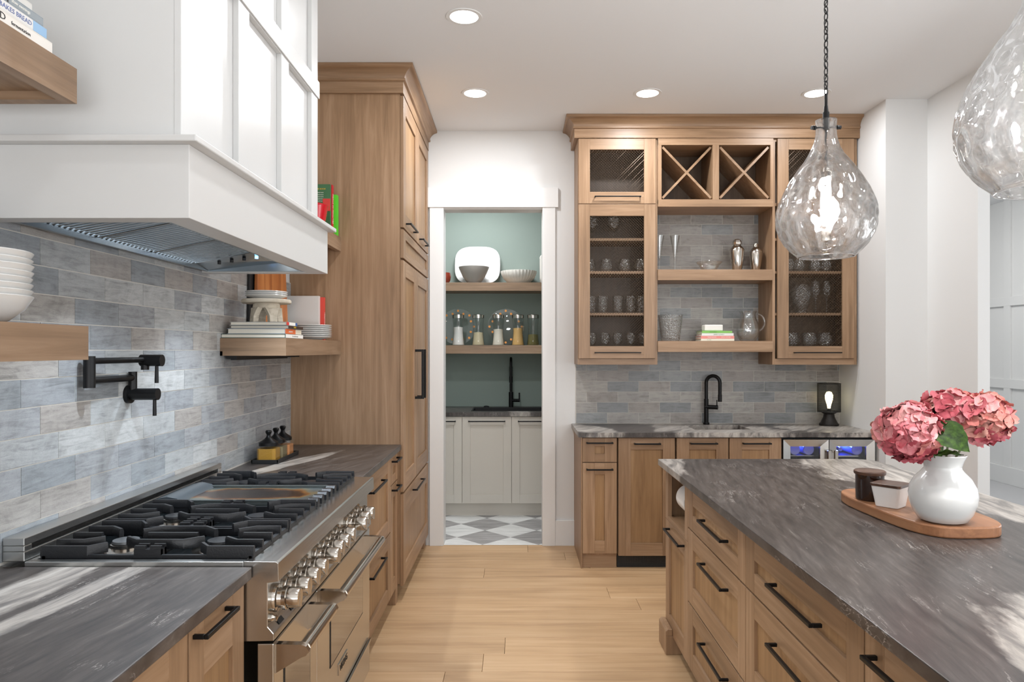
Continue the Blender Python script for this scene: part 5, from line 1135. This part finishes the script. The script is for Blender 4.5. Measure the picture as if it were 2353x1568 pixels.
for hi_, (cc, rad, nf, lab, cm_) in enumerate(heads):
    s = thing('hydrangea', lab, 'flower', (vx, vy, zt+0.03), 'hydrangeas in the white vase')
    top = Vector((vx+(cc.x-vx)*0.35, vy+(cc.y-vy)*0.3, zt+0.20))
    P_ = [Vector((vx-(cc.x-vx)*0.2, vy, zt+0.03)), Vector((vx, vy, zt+0.12)), top, top.lerp(cc, 0.6)+Vector((0, 0, 0.01)), cc]
    G().tube(P_, 0.0032, 8).build('stem', STEM, s, smooth=True)
    core = G().lathe([(0.0, -0.55), (0.4, -0.45), (0.6, 0.0), (0.5, 0.4), (0, 0.6)], (0, 0, 0), 14); core.xf(Matrix.Translation(cc) @ Matrix.Diagonal((rad[0], rad[1], rad[2], 1))).build('flower_core', cl('core', 110, 40, 46), s, smooth=True)
    r = random.Random(hi_+5)
    for i in range(nf):
        zf = 1-2*(i+0.5)/nf; 
        ph = i*2.39996+r.uniform(-0.2, 0.2); rr = math.sqrt(max(0, 1-zf*zf)); nrm = Vector((rr*math.cos(ph), rr*math.sin(ph), zf))
        k = r.uniform(0.84, 1.0); p = cc+Vector((nrm.x*rad[0], nrm.y*rad[1], nrm.z*rad[2]))*k
        nr = (Vector((nrm.x/rad[0], nrm.y/rad[1], nrm.z/rad[2])).normalized()+Vector((r.uniform(-.3, .3), r.uniform(-.3, .3), r.uniform(-.3, .3)))).normalized()
        mi = cm_ if r.random() < 0.62 else r.choice((0, 1, 2)); 
        if zf < -0.3 and r.random() < 0.6: mi = 2
        o = bpy.data.objects.new('floret', FM[(r.randrange(4), mi)]); COL.objects.link(o); o.parent = s
        o.location = p-Vector(s['_w']); o.rotation_mode = 'QUATERNION'; o.rotation_quaternion = nr.to_track_quat('Z', 'Y') @ Matrix.Rotation(r.uniform(0, 6), 3, 'Z').to_quaternion(); sc = r.uniform(0.88, 1.18); o.scale = (sc, sc, sc)
    if hi_ == 0: leaf(s, top-Vector((0, 0, 0.01)), wpt(2075, 1052, 2.07), (0, 0, 1), 0.03)
    if hi_ == 1:
        leaf(s, wpt(2142, 972, 2.06), wpt(2228, 1040, 2.0), (-0.1, -1, 0.25), 0.042, 0.12); leaf(s, (vx-0.02, vy-0.02, zt+0.19), wpt(2128, 985, 2.08), (0.2, -1, 0.3), 0.03, 0.1)
    if hi_ == 2: leaf(s, (vx-0.05, vy-0.03, zt+0.205), wpt(2215, 1047, 2.02), (0, -0.8, 1), 0.018, 0.1); leaf(s, (vx-0.02, vy, zt+0.20), wpt(2125, 1000, 2.12), (0, -1, .3), 0.03, 0.1)

# ================================================================ ceiling lights and pendants
for i, (x, y) in enumerate(DL):
    nmz = ['above the doorway end of the aisle', 'over the bar, left of the pendant chain', 'over the bar behind the pendant chain', 'nearer one over the aisle beside the tall cabinet'][i] if i < 4 else None
    if nmz is None and y < 1.2: continue
    lab = 'recessed ceiling light %s' % nmz if nmz else 'recessed ceiling light above the camera side, %s' % ('over the range' if x < 0 else 'beyond the island')
    d = thing('ceiling_light', lab, 'ceiling light', (x, y, CZ-0.01), 'recessed ceiling lights')
    G().lathe([(0.070, -0.004), (0.088, -0.004), (0.090, -0.0005), (0.070, -0.0005)], (x, y, CZ), 40).build('trim_ring', TRIM, d, smooth=True)
    G().lathe([(0, -0.003), (0.070, -0.003), (0.070, -0.0012), (0, -0.0012)], (x, y, CZ), 36).build('lens', LAMP, d)
PRF = [(1.842, 0.116), (1.850, 0.122), (1.870, 0.148), (1.895, 0.172), (1.93, 0.193), (1.965, 0.205), (2.0, 0.208), (2.035, 0.204), (2.07, 0.193), (2.11, 0.174), (2.15, 0.150), (2.19, 0.122), (2.225, 0.096), (2.255, 0.074), (2.285, 0.057), (2.31, 0.047), (2.335, 0.042), (2.365, 0.041), (2.393, 0.043)]
PRF = [(a, b*0.925) for a, b in PRF]
def prr(z):
    for (a, ra), (b_, rb) in zip(PRF, PRF[1:]):
        if z <= b_: t_ = (z-a)/(b_-a); return ra+(rb-ra)*t_
    return PRF[-1][1]
def pendglass():
    n, m = 200, 150; z0, z1 = PRF[0][0], PRF[-1][0]; r = random.Random(4); dm = []
    zz = z0+0.035; rowi = 0
    while zz < 2.30:
        R_ = prr(zz); cnt = max(5, int(2*PI*R_/0.062)); off = r.random()*6
        for k in range(cnt): dm.append((off+2*PI*(k+r.uniform(-.18, .18))/cnt, zz+r.uniform(-0.008, 0.008), r.uniform(0.0135, 0.0185)))
        zz += 0.043; rowi += 1
    g = G()
    outer = []
    for i in range(m+1):
        z = z0+(z1-z0)*i/m; R_ = prr(z); near = [d for d in dm if abs(d[1]-z) < 0.06]
        for k in range(n):
            t_ = 2*PI*k/n; dd = 0
            for (a, zc_, w_) in near:
                da = (t_-a+PI) % (2*PI)-PI; u2 = ((da*R_)**2+((z-zc_)*0.8)**2)/(w_*w_)
                if u2 < 6: dd += math.exp(-u2)*0.0085*(w_/0.016)
            rr = R_-dd+0.0012; g.v.append((rr*math.cos(t_), rr*math.sin(t_), z))
    for i in range(m+1):
        z = z0+(z1-z0)*i/m; R_ = prr(z)-0.0105
        for k in range(n): t_ = 2*PI*k/n; g.v.append((R_*math.cos(t_), R_*math.sin(t_), z))
    N0 = (m+1)*n
    for i in range(m):
        for k in range(n):
            k2 = (k+1) % n; g.f.append((i*n+k, i*n+k2, (i+1)*n+k2, (i+1)*n+k)); g.f.append((N0+i*n+k, N0+(i+1)*n+k, N0+(i+1)*n+k2, N0+i*n+k2))
    for k in range(n):
        k2 = (k+1) % n; g.f.append((k, N0+k, N0+k2, k2)); g.f.append((m*n+k, m*n+k2, N0+m*n+k2, N0+m*n+k))
    g.m = [0]*len(g.f); return g
pd = thing('pendant_light', 'teardrop dimpled glass pendant hanging in front of the bar cabinets', 'pendant lamp', (1.25, 2.84, 1.842), 'glass pendants over the island')
def local(o): return o
ox, oy = 1.25, 2.84
gg = pendglass(); gg.xf(Matrix.Translation((ox, oy, 0))); go = gg.build('glass_shade', PGLASS, pd, fix=False); go.data.polygons.foreach_set('use_smooth', [True]*len(go.data.polygons))
G().lathe([(0, 2.02), (0.012, 2.022), (0.020, 2.035), (0.022, 2.06), (0.019, 2.10), (0.013, 2.125), (0, 2.13)], (ox, oy, -0.0), 20).build('bulb', BULB, pd, smooth=True)
G().cyl((ox, oy, 2.125), (ox, oy, 2.185), 0.017, n=20).build('socket', pbr('socket', L(70, 66, 62), 0.4, 0.7), pd, smooth=True)
cp_ = [(ox, oy, 2.185), (ox-0.006, oy, 2.22), (ox+0.002, oy, 2.26), (ox-0.004, oy, 2.30), (ox+0.001, oy, 2.34), (ox, oy, 2.36)]
G().tube(cp_, 0.004, 8).build('inner_cord', BLACKM, pd, smooth=True)
g = G().cyl((ox, oy, 2.355), (ox, oy, 2.425), 0.0125, n=16).cyl((ox, oy, 2.425), (ox, oy, 2.452), 0.010, 0.007, n=16).cyl((ox, oy, 2.452), (ox, oy, 2.50), 0.006, n=10)
g.cyl((ox-0.058, oy-0.01, 2.360), (ox+0.058, oy+0.01, 2.368), 0.0035, n=8)
for s_ in (-1, 1):
    g.cyl((ox+s_*0.046, oy+s_*0.008, 2.364+s_*0.004), (ox+s_*0.054, oy+s_*0.01, 2.364+s_*0.004), 0.009, n=8).cyl((ox+s_*0.056, oy+s_*0.010, 2.364+s_*0.004), (ox+s_*0.064, oy+s_*0.011, 2.364+s_*0.004), 0.008, n=8)
g.build('cap', BLACK, pd, smooth=True)
g = G().tube([(0.0085*math.cos(t_), 0, 0.0165*math.sin(t_)) for t_ in [2*PI*k/18 for k in range(18)]], 0.0021, 8, closed=True); lm = g.mesh('chain_link', [BLACKM], True)
zz = 2.508; k = 0
while zz < CZ-0.03:
    o = bpy.data.objects.new('chain_link', lm); COL.objects.link(o); o.parent = pd; o.location = (0, 0, zz-pd['_w'][2]); o.rotation_euler = (0, 0, (PI/2 if k % 2 else 0)+0.35); zz += 0.0275; k += 1
G().tube([(ox+0.006*math.sin(i*1.3), oy+0.006*math.cos(i*1.3), 2.49+i*(CZ-2.50)/40) for i in range(41)], 0.0022, 6).build('cord', BLACKM, pd, smooth=True)
G().lathe([(0, -0.025), (0.05, -0.022), (0.062, -0.008), (0.064, -0.0005), (0, -0.0005)], (ox, oy, CZ), 32).build('canopy', BLACK, pd, smooth=True)
copy_tree(pd, (1.25, 1.655, 1.842), 'dimpled glass pendant cropped by the right edge, nearest the camera')
for (x, y) in ((1.25, 2.84), (1.25, 1.655)):
    l = bpy.data.lights.new('bulb_light', 'POINT'); l.energy = 34; l.color = (1, .975, .95); l.shadow_soft_size = 0.03; o = bpy.data.objects.new('bulb_light', l); COL.objects.link(o); o.location = (x, y, 2.005)
for o in COL.objects:
    if '_w' in o.keys(): del o['_w']
